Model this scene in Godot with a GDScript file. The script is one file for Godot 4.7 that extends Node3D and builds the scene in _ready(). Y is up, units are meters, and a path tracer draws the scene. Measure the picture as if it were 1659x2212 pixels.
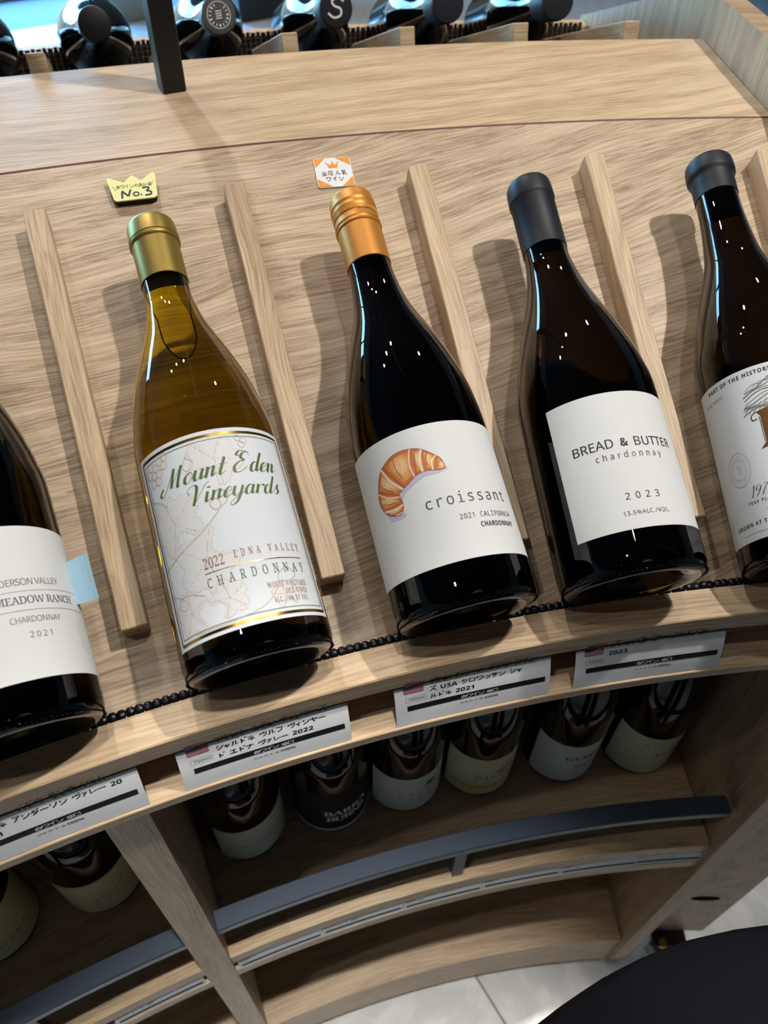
extends Node3D
# A curved wooden wine display in a shop, seen from above: bottles lying on its slope, price cards, standing bottles on the shelf below.
# Ring geometry: the stand is part of a ring round a vertical axis at (CX, CZ); angles in degrees from -z towards +x; heights h are measured from the eye.
const CX := 0.4501
const CZ := 1.2212
const EYE := 1.335
const R0 := 1.5097            # front of the stand
const RL := 1.5310            # back edge of the front lip, start of the slope
const H0 := -0.3822           # top of the lip
const DL := 0.0146
const TH := 0.388             # pitch of the slope
const RED := Vector2(1.9036, -0.2445)
const RIDGE := Vector2(2.0801, -0.2374)
const BACK := 0.33            # pitch of the rear slope
var M := {}
var taken := {}

# ---------------------------------------------------------------- mesh building
class MB:
	var v := PackedVector3Array()
	var n := PackedVector3Array()
	var t := PackedVector2Array()
	var c := PackedColorArray()
	var col = null
	var grain := Vector3(0.91, 0, -0.415)
	var off := Vector2.ZERO
	func put(p: Vector3, nn: Vector3, uv: Vector2):
		v.append(p); n.append(nn); t.append(uv)
		if col != null: c.append(col)
	func auv(p: Vector3, nn: Vector3) -> Vector2:
		var g := grain
		if absf(g.dot(nn)) > 0.95: g = Vector3(0, 1, 0) if absf(nn.y) < 0.9 else Vector3(1, 0, 0)
		var b := nn.cross(g).normalized()
		return Vector2(p.dot(g) / 0.9, p.dot(b) / 0.45) + off
	# seen from above: one continuous board, whatever way its facets tilt
	func plan(p: Vector3) -> Vector2:
		return Vector2(p.dot(grain) / 0.9, p.dot(grain.cross(Vector3.UP)) / 0.45) + off
	func tri(a: Vector3, b: Vector3, d: Vector3, out: Vector3):
		var nn := (b - a).cross(d - a)
		if nn.length_squared() < 1e-20: return
		nn = nn.normalized()
		if nn.dot(out) < 0.0: nn = -nn
		else:
			var s := b; b = d; d = s
		put(a, nn, auv(a, nn)); put(b, nn, auv(b, nn)); put(d, nn, auv(d, nn))
	func quad(a, b, d, e, out: Vector3):
		tri(a, b, d, out); tri(a, d, e, out)
	func trin(a, b, d, na, nb, nd, ua = Vector2.ZERO, ub = Vector2.ZERO, ud = Vector2.ZERO):
		if (b - a).cross(d - a).dot(na + nb + nd) > 0.0:
			put(a, na, ua); put(d, nd, ud); put(b, nb, ub)
		else:
			put(a, na, ua); put(b, nb, ub); put(d, nd, ud)
	func box(o: Vector3, s: Vector3, b := Basis.IDENTITY, bev := 0.0):
		var h := s / 2
		if bev <= 0.0:
			for ax in 3:
				for sg in [-1.0, 1.0]:
					var i := (ax + 1) % 3
					var j := (ax + 2) % 3
					var p := []
					for q in [[-1, -1], [1, -1], [1, 1], [-1, 1]]:
						var w := Vector3.ZERO
						w[ax] = sg * h[ax]; w[i] = q[0] * h[i]; w[j] = q[1] * h[j]
						p.append(o + b * w)
					var out := Vector3.ZERO
					out[ax] = sg
					quad(p[0], p[1], p[2], p[3], b * out)
			return
		for ax in 3:
			var i := (ax + 1) % 3
			var j := (ax + 2) % 3
			for sg in [-1.0, 1.0]:
				var p := []
				for q in [[-1, -1], [1, -1], [1, 1], [-1, 1]]:
					var w := Vector3.ZERO
					w[ax] = sg * h[ax]; w[i] = q[0] * (h[i] - bev); w[j] = q[1] * (h[j] - bev)
					p.append(o + b * w)
				var out := Vector3.ZERO
				out[ax] = sg
				quad(p[0], p[1], p[2], p[3], b * out)
			for si in [-1.0, 1.0]:
				for sj in [-1.0, 1.0]:
					var p := []
					for q in [[1, 0, -1], [0, 1, -1], [0, 1, 1], [1, 0, 1]]:
						var w := Vector3.ZERO
						w[i] = si * (h[i] - bev * (1 - q[0])); w[j] = sj * (h[j] - bev * (1 - q[1])); w[ax] = q[2] * (h[ax] - bev)
						p.append(o + b * w)
					var out := Vector3.ZERO
					out[i] = si; out[j] = sj
					quad(p[0], p[1], p[2], p[3], b * out)
		for sx in [-1.0, 1.0]:
			for sy in [-1.0, 1.0]:
				for sz in [-1.0, 1.0]:
					var s3 := Vector3(sx, sy, sz)
					tri(o + b * (s3 * Vector3(h.x, h.y - bev, h.z - bev)), o + b * (s3 * Vector3(h.x - bev, h.y, h.z - bev)), o + b * (s3 * Vector3(h.x - bev, h.y - bev, h.z)), b * s3)
	# turned shape round the y axis: points (r, y) in order; flip turns it inside out
	func lathe(pts: Array, seg := 48, flip := false, a0 := 0.0, a1 := TAU):
		var ns := []
		for i in pts.size() - 1:
			var d: Vector2 = pts[i + 1] - pts[i]
			ns.append(Vector2(d.y, -d.x).normalized())
		for i in pts.size() - 1:
			var p: Vector2 = pts[i]
			var q: Vector2 = pts[i + 1]
			if p.distance_squared_to(q) < 1e-14: continue
			var na: Vector2 = ns[i]
			var nb: Vector2 = ns[i]
			if i > 0 and ns[i - 1].dot(ns[i]) > 0.72: na = (ns[i - 1] + ns[i]).normalized()
			if i < ns.size() - 1 and ns[i + 1].dot(ns[i]) > 0.72: nb = (ns[i + 1] + ns[i]).normalized()
			for k in seg:
				var x0 := a0 + (a1 - a0) * k / seg
				var x1 := a0 + (a1 - a0) * (k + 1) / seg
				var d0 := Vector3(sin(x0), 0, cos(x0))
				var d1 := Vector3(sin(x1), 0, cos(x1))
				var a := d0 * p.x + Vector3(0, p.y, 0)
				var b := d1 * p.x + Vector3(0, p.y, 0)
				var e := d0 * q.x + Vector3(0, q.y, 0)
				var g := d1 * q.x + Vector3(0, q.y, 0)
				var f := -1.0 if flip else 1.0
				var n0 := (d0 * na.x + Vector3(0, na.y, 0)) * f
				var n1 := (d1 * na.x + Vector3(0, na.y, 0)) * f
				var m0 := (d0 * nb.x + Vector3(0, nb.y, 0)) * f
				var m1 := (d1 * nb.x + Vector3(0, nb.y, 0)) * f
				var u0 := Vector2(float(k) / seg, p.y * 4)
				var u1 := Vector2(float(k + 1) / seg, p.y * 4)
				var w0 := Vector2(float(k) / seg, q.y * 4)
				var w1 := Vector2(float(k + 1) / seg, q.y * 4)
				if p.x > 1e-7: trin(a, b, g, n0, n1, m1, u0, u1, w1)
				if q.x > 1e-7: trin(a, g, e, n0, m1, m0, u0, w1, w0)
	func xform(x: Transform3D):
		for i in v.size():
			v[i] = x * v[i]; n[i] = (x.basis * n[i]).normalized()
	func mesh() -> ArrayMesh:
		var a := []
		a.resize(Mesh.ARRAY_MAX)
		a[Mesh.ARRAY_VERTEX] = v; a[Mesh.ARRAY_NORMAL] = n; a[Mesh.ARRAY_TEX_UV] = t
		if col != null: a[Mesh.ARRAY_COLOR] = c
		var m := ArrayMesh.new()
		m.add_surface_from_arrays(Mesh.PRIMITIVE_TRIANGLES, a)
		return m

func numbered(s: String) -> String:
	taken[s] = taken.get(s, -1) + 1
	return s if taken[s] == 0 else "%s_%03d" % [s, taken[s]]
func obj(called: String, mb, mat: Material, parent: Node = self) -> MeshInstance3D:
	var o := MeshInstance3D.new()
	o.mesh = mb.mesh() if mb is MB else mb
	o.material_override = mat
	o.name = numbered(called) if parent == self else called
	parent.add_child(o, true)
	return o
func tag(o: Node, label: String, category: String, group := ""):
	o.set_meta("label", label); o.set_meta("category", category)
	if group: o.set_meta("group", group)
	return o
func thing(called: String, label: String, category: String, xf := Transform3D.IDENTITY, group := "") -> Node3D:
	var o := Node3D.new()
	o.name = numbered(called)
	add_child(o)
	o.transform = xf
	return tag(o, label, category, group)
func structure(o: Node):
	o.set_meta("kind", "structure")
	return o

# ---------------------------------------------------------------- ring coordinates
func rp(r: float, deg: float, h: float) -> Vector3:
	var a := deg_to_rad(deg)
	return Vector3(CX + r * sin(a), h + EYE, CZ - r * cos(a))
func out_dir(deg: float) -> Vector3:
	var a := deg_to_rad(deg)
	return Vector3(sin(a), 0, -cos(a))
func tangent(deg: float) -> Vector3:
	var a := deg_to_rad(deg)
	return Vector3(cos(a), 0, sin(a))
func slope_pt(s: float, deg: float, nrm := 0.0) -> Vector3:
	return rp(RL + s * cos(TH) - nrm * sin(TH), deg, H0 - DL + s * sin(TH) + nrm * cos(TH))
# closed profile (r, h) swept round the ring; the profile runs so that its inside is enclosed; uv either planar wood or along the arc
func sweep(mb: MB, prof: Array, d0: float, d1: float, n: int, along := false, caps := true, ends = null):
	var cen := Vector2.ZERO
	for p in prof: cen += p / prof.size()
	var acc := 0.0
	for i in prof.size():
		var p: Vector2 = prof[i]
		var q: Vector2 = prof[(i + 1) % prof.size()]
		var pn := Vector2(q.y - p.y, p.x - q.x).normalized()
		# outward side: away from the nearest inside point
		var mid := (p + q) / 2 + pn * 1e-4
		if Geometry2D.is_point_in_polygon(mid, PackedVector2Array(prof)): pn = -pn
		var len := p.distance_to(q)
		for k in n:
			var a0 := d0 + (d1 - d0) * k / n
			var a1 := d0 + (d1 - d0) * (k + 1) / n
			var o0 := out_dir(a0) * pn.x + Vector3(0, pn.y, 0)
			var o1 := out_dir(a1) * pn.x + Vector3(0, pn.y, 0)
			var A := rp(p.x, a0, p.y)
			var B := rp(p.x, a1, p.y)
			var C := rp(q.x, a1, q.y)
			var D := rp(q.x, a0, q.y)
			var ua; var ub; var uc; var ud
			if along:
				var x0 := deg_to_rad(a0) * R0 / 0.9
				var x1 := deg_to_rad(a1) * R0 / 0.9
				ua = Vector2(x0, acc / 0.45) + mb.off; ub = Vector2(x1, acc / 0.45) + mb.off; uc = Vector2(x1, (acc + len) / 0.45) + mb.off; ud = Vector2(x0, (acc + len) / 0.45) + mb.off
			else:
				ua = mb.auv(A, o0); ub = mb.auv(B, o0); uc = mb.auv(C, o0); ud = mb.auv(D, o0)
			mb.trin(A, B, C, o0, o1, o1, ua, ub, uc)
			mb.trin(A, C, D, o0, o1, o0, ua, uc, ud)
		acc += len
	if caps:
		var idx := Geometry2D.triangulate_polygon(PackedVector2Array(prof))
		for e in [[d0, -1.0], [d1, 1.0]]:
			for k in range(0, idx.size(), 3):
				mb.tri(rp(prof[idx[k]].x, e[0], prof[idx[k]].y), rp(prof[idx[k + 1]].x, e[0], prof[idx[k + 1]].y), rp(prof[idx[k + 2]].x, e[0], prof[idx[k + 2]].y), tangent(e[0]) * e[1])

# ---------------------------------------------------------------- materials
func mat(color: Color, rough := 0.5, metal := 0.0, spec := 0.5) -> StandardMaterial3D:
	var m := StandardMaterial3D.new()
	m.albedo_color = color; m.roughness = rough; m.metallic = metal; m.metallic_specular = spec
	return m
func glass(color: Color, ior := 1.5, rough := 0.0) -> StandardMaterial3D:
	var m := mat(Color(color.r, color.g, color.b, 0.0), rough)
	m.transparency = BaseMaterial3D.TRANSPARENCY_ALPHA
	m.refraction_enabled = true
	m.refraction_scale = (ior - 1.0) / 10.0
	return m
func noise_image(sd: int, freq: float, w: int, h: int, tw: int, th: int, oct := 2) -> PackedByteArray:
	var nz := FastNoiseLite.new()
	nz.seed = sd; nz.frequency = freq; nz.fractal_octaves = oct; nz.noise_type = FastNoiseLite.TYPE_SIMPLEX_SMOOTH
	var im := nz.get_seamless_image(w, h, false, false, 0.12, true)
	im.convert(Image.FORMAT_L8)
	im.resize(tw, th, Image.INTERPOLATE_CUBIC)
	return im.get_data()
# oak veneer, 0.9 m along the grain and 0.9 m (h 2048) or 0.45 m (h 1024) across: straight fine streaks, short dark pores, soft bands, a few small knots [x, y, size]
func wood_texture(sd: int, h: int, light: Color, dark: Color, pore_depth: float, wav: float, knots := []) -> ImageTexture:
	var w := 2048
	var ns := []
	for i in 4:
		var nz := FastNoiseLite.new()
		nz.seed = sd + i; nz.frequency = 1.0; nz.fractal_type = FastNoiseLite.FRACTAL_NONE; nz.noise_type = FastNoiseLite.TYPE_SIMPLEX
		ns.append(nz)
	var nw: FastNoiseLite = ns[0]
	var nf: FastNoiseLite = ns[1]
	var nd: FastNoiseLite = ns[2]
	var nb: FastNoiseLite = ns[3]
	var out := PackedByteArray()
	out.resize(w * h * 3)
	var at := 0
	for y in h:
		for x in w:
			var yy := y + wav * nw.get_noise_2d(x * 0.0016, y * 0.0042)
			var extra := 0.0
			for k in knots:
				var dx: float = (x - k[0]) / (k[2] * 3.2)
				var dy: float = (y - k[1]) / k[2]
				var q := dx * dx + dy * dy
				if q < 9.0:
					yy += signf(dy) * -0.55 * k[2] * exp(-q) * (1.0 if absf(dy) > 0.02 else 0.0)
					extra += 0.75 * exp(-q * 5.0)
			var f := nf.get_noise_2d(x * 0.0052, yy * 0.17)
			var d := clampf((nd.get_noise_2d(x * 0.0105, yy * 0.30) - 0.22) * 2.2, 0.0, 1.0)
			var b := nb.get_noise_2d(x * 0.0013, yy * 0.021)
			var k := clampf(0.32 + 0.24 * f + 0.15 * b + pore_depth * d * (0.75 + 0.5 * b) + extra, 0.0, 1.0)
			out[at] = int(255.0 * lerpf(light.r, dark.r, k))
			out[at + 1] = int(255.0 * lerpf(light.g, dark.g, k))
			out[at + 2] = int(255.0 * lerpf(light.b, dark.b, k))
			at += 3
	return ImageTexture.create_from_image(Image.create_from_data(w, h, false, Image.FORMAT_RGB8, out))
func grey_texture(sd: int, freq: float, size: int, oct := 3) -> ImageTexture:
	var im := Image.create_from_data(size, size, false, Image.FORMAT_L8, noise_image(sd, freq, size, size, size, size, oct))
	return ImageTexture.create_from_image(im)
func tint_texture(sd: int, freq: float, size: int, a: Color, b: Color, oct := 4) -> ImageTexture:
	var d := noise_image(sd, freq, size, size, size, size, oct)
	var im := Image.create(size, size, false, Image.FORMAT_RGB8)
	for y in size:
		for x in size:
			im.set_pixel(x, y, a.lerp(b, smoothstep(0.25, 0.75, d[y * size + x] / 255.0)))
	return ImageTexture.create_from_image(im)
func make_materials():
	# the knots of the slope panel, where the photograph shows them
	var knots := []
	var mb := MB.new()
	mb.grain = Vector3(0.91, 0, -0.415).normalized()
	mb.off = Vector2(0.27, 0)
	for q in [[0.333, -8.32, 9.0], [0.177, -8.62, 4.0], [0.150, -22.6, 4.0]]:
		var p := slope_pt(q[0], q[1])
		var uv := mb.plan(p) * Vector2(1.0, 0.5)
		knots.append([posmod(int(uv.x * 2048), 2048), posmod(int(uv.y * 2048), 2048), q[2]])
	var oak := wood_texture(11, 2048, Color(0.83, 0.74, 0.635), Color(0.575, 0.48, 0.385), 0.55, 14.0, knots)
	var oak2 := wood_texture(57, 1024, Color(0.85, 0.75, 0.625), Color(0.64, 0.53, 0.41), 0.42, 9.0)
	for k in {"slope": [oak, 0.42], "deck": [oak2, 0.36], "oak": [oak2, 0.45]}.keys():
		var a: Array = {"slope": [oak, 0.42], "deck": [oak2, 0.36], "oak": [oak2, 0.45]}[k]
		var m := mat(Color.WHITE, a[1])
		m.albedo_texture = a[0]
		if a[0] == oak: m.uv1_scale = Vector3(1, 0.5, 1)
		m.heightmap_enabled = true; m.heightmap_texture = a[0]; m.heightmap_scale = 0.004
		M[k] = m
	var mg := mat(Color(0.86, 0.84, 0.83), 0.4)
	mg.albedo_texture = oak2
	M.panel = mg
	M.red = mat(Color(0.36, 0.13, 0.13), 0.5)
	M.black_metal = mat(Color(0.045, 0.05, 0.06), 0.42, 0.0)
	M.rail = mat(Color(0.27, 0.32, 0.39), 0.34, 0.15)
	M.bead = mat(Color(0.035, 0.038, 0.05), 0.35)
	M.woven = mat(Color(0.075, 0.06, 0.055), 0.45)
	var rough := grey_texture(5, 0.22, 256, 2)
	for k in {"paper": 0, "paper_cool": 0, "cream": 0, "ivory": 0, "charcoal_paper": 0, "tan_paper": 0, "card": 0}.keys():
		var c: Color = {"paper": Color(0.90, 0.905, 0.91), "paper_cool": Color(0.885, 0.905, 0.93), "cream": Color(0.86, 0.85, 0.80), "ivory": Color(0.87, 0.84, 0.69), "charcoal_paper": Color(0.19, 0.18, 0.17), "tan_paper": Color(0.83, 0.75, 0.57), "card": Color(0.91, 0.92, 0.935)}[k]
		var m := mat(c, 0.75, 0.0, 0.3)
		if k != "card":
			m.heightmap_enabled = true; m.heightmap_texture = rough; m.heightmap_scale = 0.006
		M[k] = m
	M.ink = mat(Color(0.06, 0.06, 0.08), 0.6)
	M.ink_soft = mat(Color(0.27, 0.28, 0.30), 0.6)
	M.ink_grey = mat(Color(0.50, 0.50, 0.49), 0.6)
	M.ink_white = mat(Color(0.93, 0.93, 0.93), 0.6)
	M.ink_green = mat(Color(0.33, 0.42, 0.20), 0.55)
	M.ink_brown = mat(Color(0.56, 0.33, 0.24), 0.55)
	M.ink_red = mat(Color(0.66, 0.12, 0.18), 0.6)
	M.ink_blue = mat(Color(0.08, 0.10, 0.27), 0.6)
	M.ink_leaf = mat(Color(0.79, 0.71, 0.67), 0.6)
	M.ink_leaf_fill = mat(Color(0.885, 0.885, 0.89), 0.7)
	M.ink_plum = mat(Color(0.42, 0.16, 0.27), 0.6)
	M.ink_orange = mat(Color(0.93, 0.58, 0.13), 0.5)
	M.ink_yellow = mat(Color(0.82, 0.70, 0.16), 0.6)
	M.emboss = mat(Color(0.80, 0.805, 0.81), 0.7)
	M.gold_foil = mat(Color(0.66, 0.52, 0.24), 0.28, 1.0)
	M.bronze = mat(Color(0.45, 0.31, 0.14), 0.45, 0.4)
	var vc := mat(Color.WHITE, 0.65)
	vc.vertex_color_use_as_albedo = true
	M.vertex = vc
	M.gold_capsule = mat(Color(0.60, 0.51, 0.25), 0.42, 0.7)
	M.orange_capsule = mat(Color(0.80, 0.54, 0.23), 0.46, 0.5)
	M.navy_capsule = mat(Color(0.125, 0.135, 0.165), 0.5, 0.0, 0.4)
	M.silver_capsule = mat(Color(0.42, 0.42, 0.43), 0.4, 0.6)
	M.black_capsule = mat(Color(0.03, 0.03, 0.035), 0.5)
	M.glass_amber = glass(Color(0.86, 0.85, 0.50))
	M.wine_amber = glass(Color(0.92, 0.80, 0.19), 1.015)
	M.glass_dark = glass(Color(0.46, 0.40, 0.21))
	M.glass_brown = glass(Color(0.54, 0.48, 0.29))
	M.wine_brown = glass(Color(0.26, 0.215, 0.10), 1.015)
	M.wine_dark = glass(Color(0.16, 0.11, 0.04), 1.015)
	M.air = glass(Color(0.98, 0.97, 0.9), 1.06)
	M.meniscus = glass(Color(0.10, 0.09, 0.03), 1.02)
	M.black_glass = mat(Color(0.03, 0.03, 0.028), 0.05, 0.0, 0.42)
	M.shaded_foot_glass = glass(Color(0.10, 0.09, 0.03), 1.02)
	M.cork = mat(Color(0.10, 0.07, 0.05), 0.7)
	M.blue_tab = mat(Color(0.62, 0.77, 0.85), 0.7)
	M.blue_tab.backlight_enabled = true
	M.blue_tab.backlight = Color(0.3, 0.35, 0.38)
	M.yellow_card = mat(Color(0.93, 0.93, 0.66), 0.65)
	M.foam = mat(Color(0.10, 0.09, 0.08), 0.8)
	M.plastic_clear = glass(Color(0.97, 0.98, 0.98), 1.45, 0.03)
	M.brass = mat(Color(0.75, 0.6, 0.35), 0.25, 1.0)
	M.rubber_grey = mat(Color(0.86, 0.88, 0.89), 0.3)
	M.steel = mat(Color(0.6, 0.61, 0.62), 0.3, 0.9)
	var fl := mat(Color.WHITE, 0.22)
	fl.albedo_texture = tint_texture(31, 0.02, 512, Color(0.86, 0.865, 0.87), Color(0.93, 0.93, 0.935), 5)
	fl.uv1_scale = Vector3(1, 1, 1)
	M.tile = fl
	M.grout = mat(Color(0.55, 0.55, 0.55), 0.8)
	M.wall = mat(Color(0.72, 0.70, 0.67), 0.8)
	M.ceiling = mat(Color(0.20, 0.20, 0.21), 0.85)
	M.frame = mat(Color(0.12, 0.12, 0.13), 0.4)
	var pane := mat(Color(0.9, 0.96, 1.0, 0.04), 0.02)
	pane.transparency = BaseMaterial3D.TRANSPARENCY_ALPHA
	M.pane = pane
	M.stone = mat(Color(0.62, 0.58, 0.50), 0.7)
	M.dark_wood = mat(Color(0.12, 0.08, 0.06), 0.5)
	var lamp := mat(Color(1, 0.97, 0.9), 0.5)
	lamp.emission_enabled = true
	lamp.emission = Color(1.0, 0.95, 0.86)
	lamp.emission_energy_multiplier = 25.0
	M.lamp_glow = lamp
	var cloth := mat(Color(0.075, 0.08, 0.11), 0.9)
	cloth.metallic_specular = 0.2
	M.cloth = cloth
	M.trousers = mat(Color(0.06, 0.065, 0.08), 0.85)
	M.skin = mat(Color(0.78, 0.60, 0.50), 0.55)
	M.hair = mat(Color(0.05, 0.04, 0.035), 0.5)
	M.shoe = mat(Color(0.05, 0.05, 0.05), 0.4)

# ---------------------------------------------------------------- print: lettering and line work laid on a curved or flat surface
# a map turns a place on the print (x, y in mm) into [point, normal]
var fonts := {}
var glyphs := {}
func font(kind: String) -> SystemFont:
	if not fonts.has(kind):
		var f := SystemFont.new()
		f.font_names = PackedStringArray([{"sans": "Droid Sans", "bold": "Droid Sans", "serif": "Droid Serif", "serif_bold": "Droid Serif", "mono": "Droid Sans Mono"}[kind]])
		if kind.ends_with("bold"): f.font_weight = 700
		fonts[kind] = f
	return fonts[kind]
func flat_tri(mb: MB, map: Callable, a: Vector2, b: Vector2, d: Vector2):
	var p: Array = map.call(a)
	var q: Array = map.call(b)
	var r: Array = map.call(d)
	mb.trin(p[0], q[0], r[0], p[1], q[1], r[1])
# letters: cap height in mm, baseline from at; width stretches, gap adds letter spacing; turn tilts the line; end x is returned
func text(mb: MB, map: Callable, s: String, kind: String, cap: float, at: Vector2, width := 1.0, gap := 0.0, slant := 0.0, fit := 0.0) -> float:
	var f := font(kind)
	var k := cap / 0.72
	if fit > 0.0:
		var full := 0.0
		for ch in s: full += f.get_char_size(ch.unicode_at(0), 100).x / 100.0 * k * width
		gap = (fit - full) / maxf(1.0, s.length() - 1.0)
	var x := at.x
	for ch in s:
		if ch != " ":
			var key := kind + ch
			if not glyphs.has(key):
				var t := TextMesh.new()
				t.font = f; t.font_size = 100; t.pixel_size = 0.01; t.depth = 0.0; t.text = ch; t.curve_step = 4.0
				t.horizontal_alignment = HORIZONTAL_ALIGNMENT_LEFT; t.vertical_alignment = VERTICAL_ALIGNMENT_BOTTOM
				var arr := t.get_mesh_arrays()
				var pts := PackedVector2Array()
				var vs: PackedVector3Array = arr[Mesh.ARRAY_VERTEX]
				var ix = arr[Mesh.ARRAY_INDEX]
				if ix == null or ix.size() == 0:
					for p in vs: pts.append(Vector2(p.x, p.y - 0.24))
				else:
					for i in ix: pts.append(Vector2(vs[i].x, vs[i].y - 0.24))
				glyphs[key] = pts
			var g: PackedVector2Array = glyphs[key]
			for i in range(0, g.size() - 2, 3):
				var q := []
				for j in 3:
					var p := g[i + j]
					q.append(Vector2(x + (p.x * width + p.y * slant) * k, at.y + p.y * k))
				flat_tri(mb, map, q[0], q[1], q[2])
		x += f.get_char_size(ch.unicode_at(0), 100).x / 100.0 * k * width + gap
	return x
func smooth_line(pts: Array, per := 6) -> Array:
	if pts.size() < 3: return pts
	var out := []
	for i in pts.size() - 1:
		var p0: Vector2 = pts[maxi(i - 1, 0)]
		var p3: Vector2 = pts[mini(i + 2, pts.size() - 1)]
		for k in per: out.append(pts[i].cubic_interpolate(pts[i + 1], p0, p3, float(k) / per))
	out.append(pts[-1])
	return out
# a drawn line; with thick > 0 the pen is broad on downstrokes
func stroke(mb: MB, map: Callable, pts: Array, w: float, thick := 0.0):
	var ws := []
	var sides := []
	for i in pts.size():
		var d: Vector2 = (pts[mini(i + 1, pts.size() - 1)] - pts[maxi(i - 1, 0)]).normalized()
		sides.append(Vector2(-d.y, d.x))
		ws.append(w if thick == 0.0 else lerpf(w, thick, pow(clampf(-d.y, 0.0, 1.0), 2.0)))
	for i in pts.size() - 1:
		var a: Vector2 = pts[i] + sides[i] * ws[i] / 2
		var b: Vector2 = pts[i] - sides[i] * ws[i] / 2
		var c: Vector2 = pts[i + 1] - sides[i + 1] * ws[i + 1] / 2
		var d: Vector2 = pts[i + 1] + sides[i + 1] * ws[i + 1] / 2
		flat_tri(mb, map, a, b, c); flat_tri(mb, map, a, c, d)
func line(mb: MB, map: Callable, a: Vector2, b: Vector2, w: float, step := 3.0):
	var n := maxi(1, int(a.distance_to(b) / step))
	var pts := []
	for i in n + 1: pts.append(a.lerp(b, float(i) / n))
	stroke(mb, map, pts, w)
func rect(mb: MB, map: Callable, x0: float, y0: float, x1: float, y1: float, step := 4.0):
	line(mb, map, Vector2(x0, (y0 + y1) / 2), Vector2(x1, (y0 + y1) / 2), y1 - y0, step)
func fill(mb: MB, map: Callable, pts: Array, step := 2.0):
	var poly := PackedVector2Array(pts)
	var x0 := 1e9
	var x1 := -1e9
	for p in poly:
		x0 = minf(x0, p.x); x1 = maxf(x1, p.x)
	var x := x0
	while x < x1:
		var strip := PackedVector2Array([Vector2(x, -999), Vector2(x + step, -999), Vector2(x + step, 999), Vector2(x, 999)])
		for piece in Geometry2D.intersect_polygons(poly, strip):
			var ix := Geometry2D.triangulate_polygon(piece)
			for i in range(0, ix.size(), 3): flat_tri(mb, map, piece[ix[i]], piece[ix[i + 1]], piece[ix[i + 2]])
		x += step
# characters without a font: strokes as digit pairs x y on a 0-9 grid, y down
const DAK := " 7081 8091"
const KANA := {
	"ア": "119164 535629", "イ": "8115 5459", "ウ": "5153 1315 13938649", "エ": "1282 5258 0898", "ク": "4115 33837629", "サ": "0393 3136 616639", "シ": "2142 1435 296692",
	"ス": "11815519 5599", "セ": "049375 313888", "ソ": "1224 817539", "タ": "4115 33837629 3566", "チ": "7122 0494 525629", "ッ": "1426 4355 837739", "ト": "3139 3476", "ナ": "0393 515529",
	"ネ": "5152 138317 5559 6697", "ハ": "3218 6298", "フ": "11817629", "ホ": "0393 5159 3518 7598", "マ": "129256 3568", "メ": "7119 2388", "ヤ": "049376 3159", "ラ": "2181 14947739",
	"ル": "313619 616896", "レ": "212895", "ロ": "1282881812", "ワ": "1215 12928639", "ン": "1234 196793", "テ": "2171 0494 545729", "ー": "0595", "の": "5246281542839669",
	"れ": "2129 0434 0847637497", "売": "1282 5154 3474 1618 16868788 4619 666888", "筋": "1131 2123 5191 6163 2429 244449 2646 549489 5579", "白": "5142 2328 23838828 2585", "辛": "5152 1383 3435 7465 0696 5659 2787",
	"口": "1282881812", "当": "5153 2233 8273 15858919 2787", "店": "5152 1292 121619 5456 5575 468689494646", "人": "515419 5599", "気": "3113 2282 2474 16767899 2758 5729",
}
const SMALL := {"ャ": "ヤ", "ァ": "ア", "ィ": "イ", "ョ": "ヨ"}
const VOICED := {"ジ": "シ", "ズ": "ス", "ダ": "タ", "ド": "ト", "バ": "ハ", "ブ": "フ", "ボ": "ホ", "ヴ": "ウ", "デ": "テ"}
func kana(mb: MB, map: Callable, s: String, size: float, at: Vector2, pitch: float, w: float) -> float:
	var x := at.x
	for ch in s:
		if ch == " ":
			x += pitch * 0.45
			continue
		var code := ch.unicode_at(0)
		if code < 0x250:
			x = text(mb, map, ch, "bold", size * 0.86, Vector2(x, at.y), 0.95)
			continue
		var k := size
		var base := ch
		if SMALL.has(ch):
			base = SMALL[ch]; k = size * 0.74
		if VOICED.has(ch): base = VOICED[ch]
		if KANA.has(base):
			var spec: String = KANA[base] + (DAK if VOICED.has(ch) else "")
			for st in spec.split(" "):
				if st.length() < 4: continue
				var pts := []
				for i in range(0, st.length() - 1, 2):
					pts.append(Vector2(x + (st[i].to_int() + 0.5) / 10.0 * k * 0.96, at.y + (9.0 - st[i + 1].to_int()) / 9.0 * k))
				stroke(mb, map, pts, w)
		x += pitch * (0.8 if SMALL.has(ch) else 1.0)
	return x
func circle_line(o: Vector2, rx: float, ry: float, n := 24, a0 := 0.0, a1 := TAU) -> Array:
	var out := []
	for i in n + 1:
		var a := a0 + (a1 - a0) * i / n
		out.append(o + Vector2(cos(a) * rx, sin(a) * ry))
	return out
func flag(inks: Dictionary, map: Callable, x: float, y: float, w: float, h: float):
	for i in 7: rect(inks.red, map, x, y + h * (2 * i) / 13.0, x + w, y + h * (2 * i + 1) / 13.0)
	rect(inks.blue, map, x, y + h * 6 / 13.0, x + w * 0.42, y + h)
	for r in 3:
		for k in 4: rect(inks.white, map, x + w * (0.05 + 0.1 * k), y + h * (0.56 + 0.14 * r), x + w * (0.09 + 0.1 * k), y + h * (0.6 + 0.14 * r))
	for e in [[x, y, x + w, y], [x, y + h, x + w, y + h], [x, y, x, y + h], [x + w, y, x + w, y + h]]: line(inks.black, map, Vector2(e[0], e[1]), Vector2(e[2], e[3]), 0.25)
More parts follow.
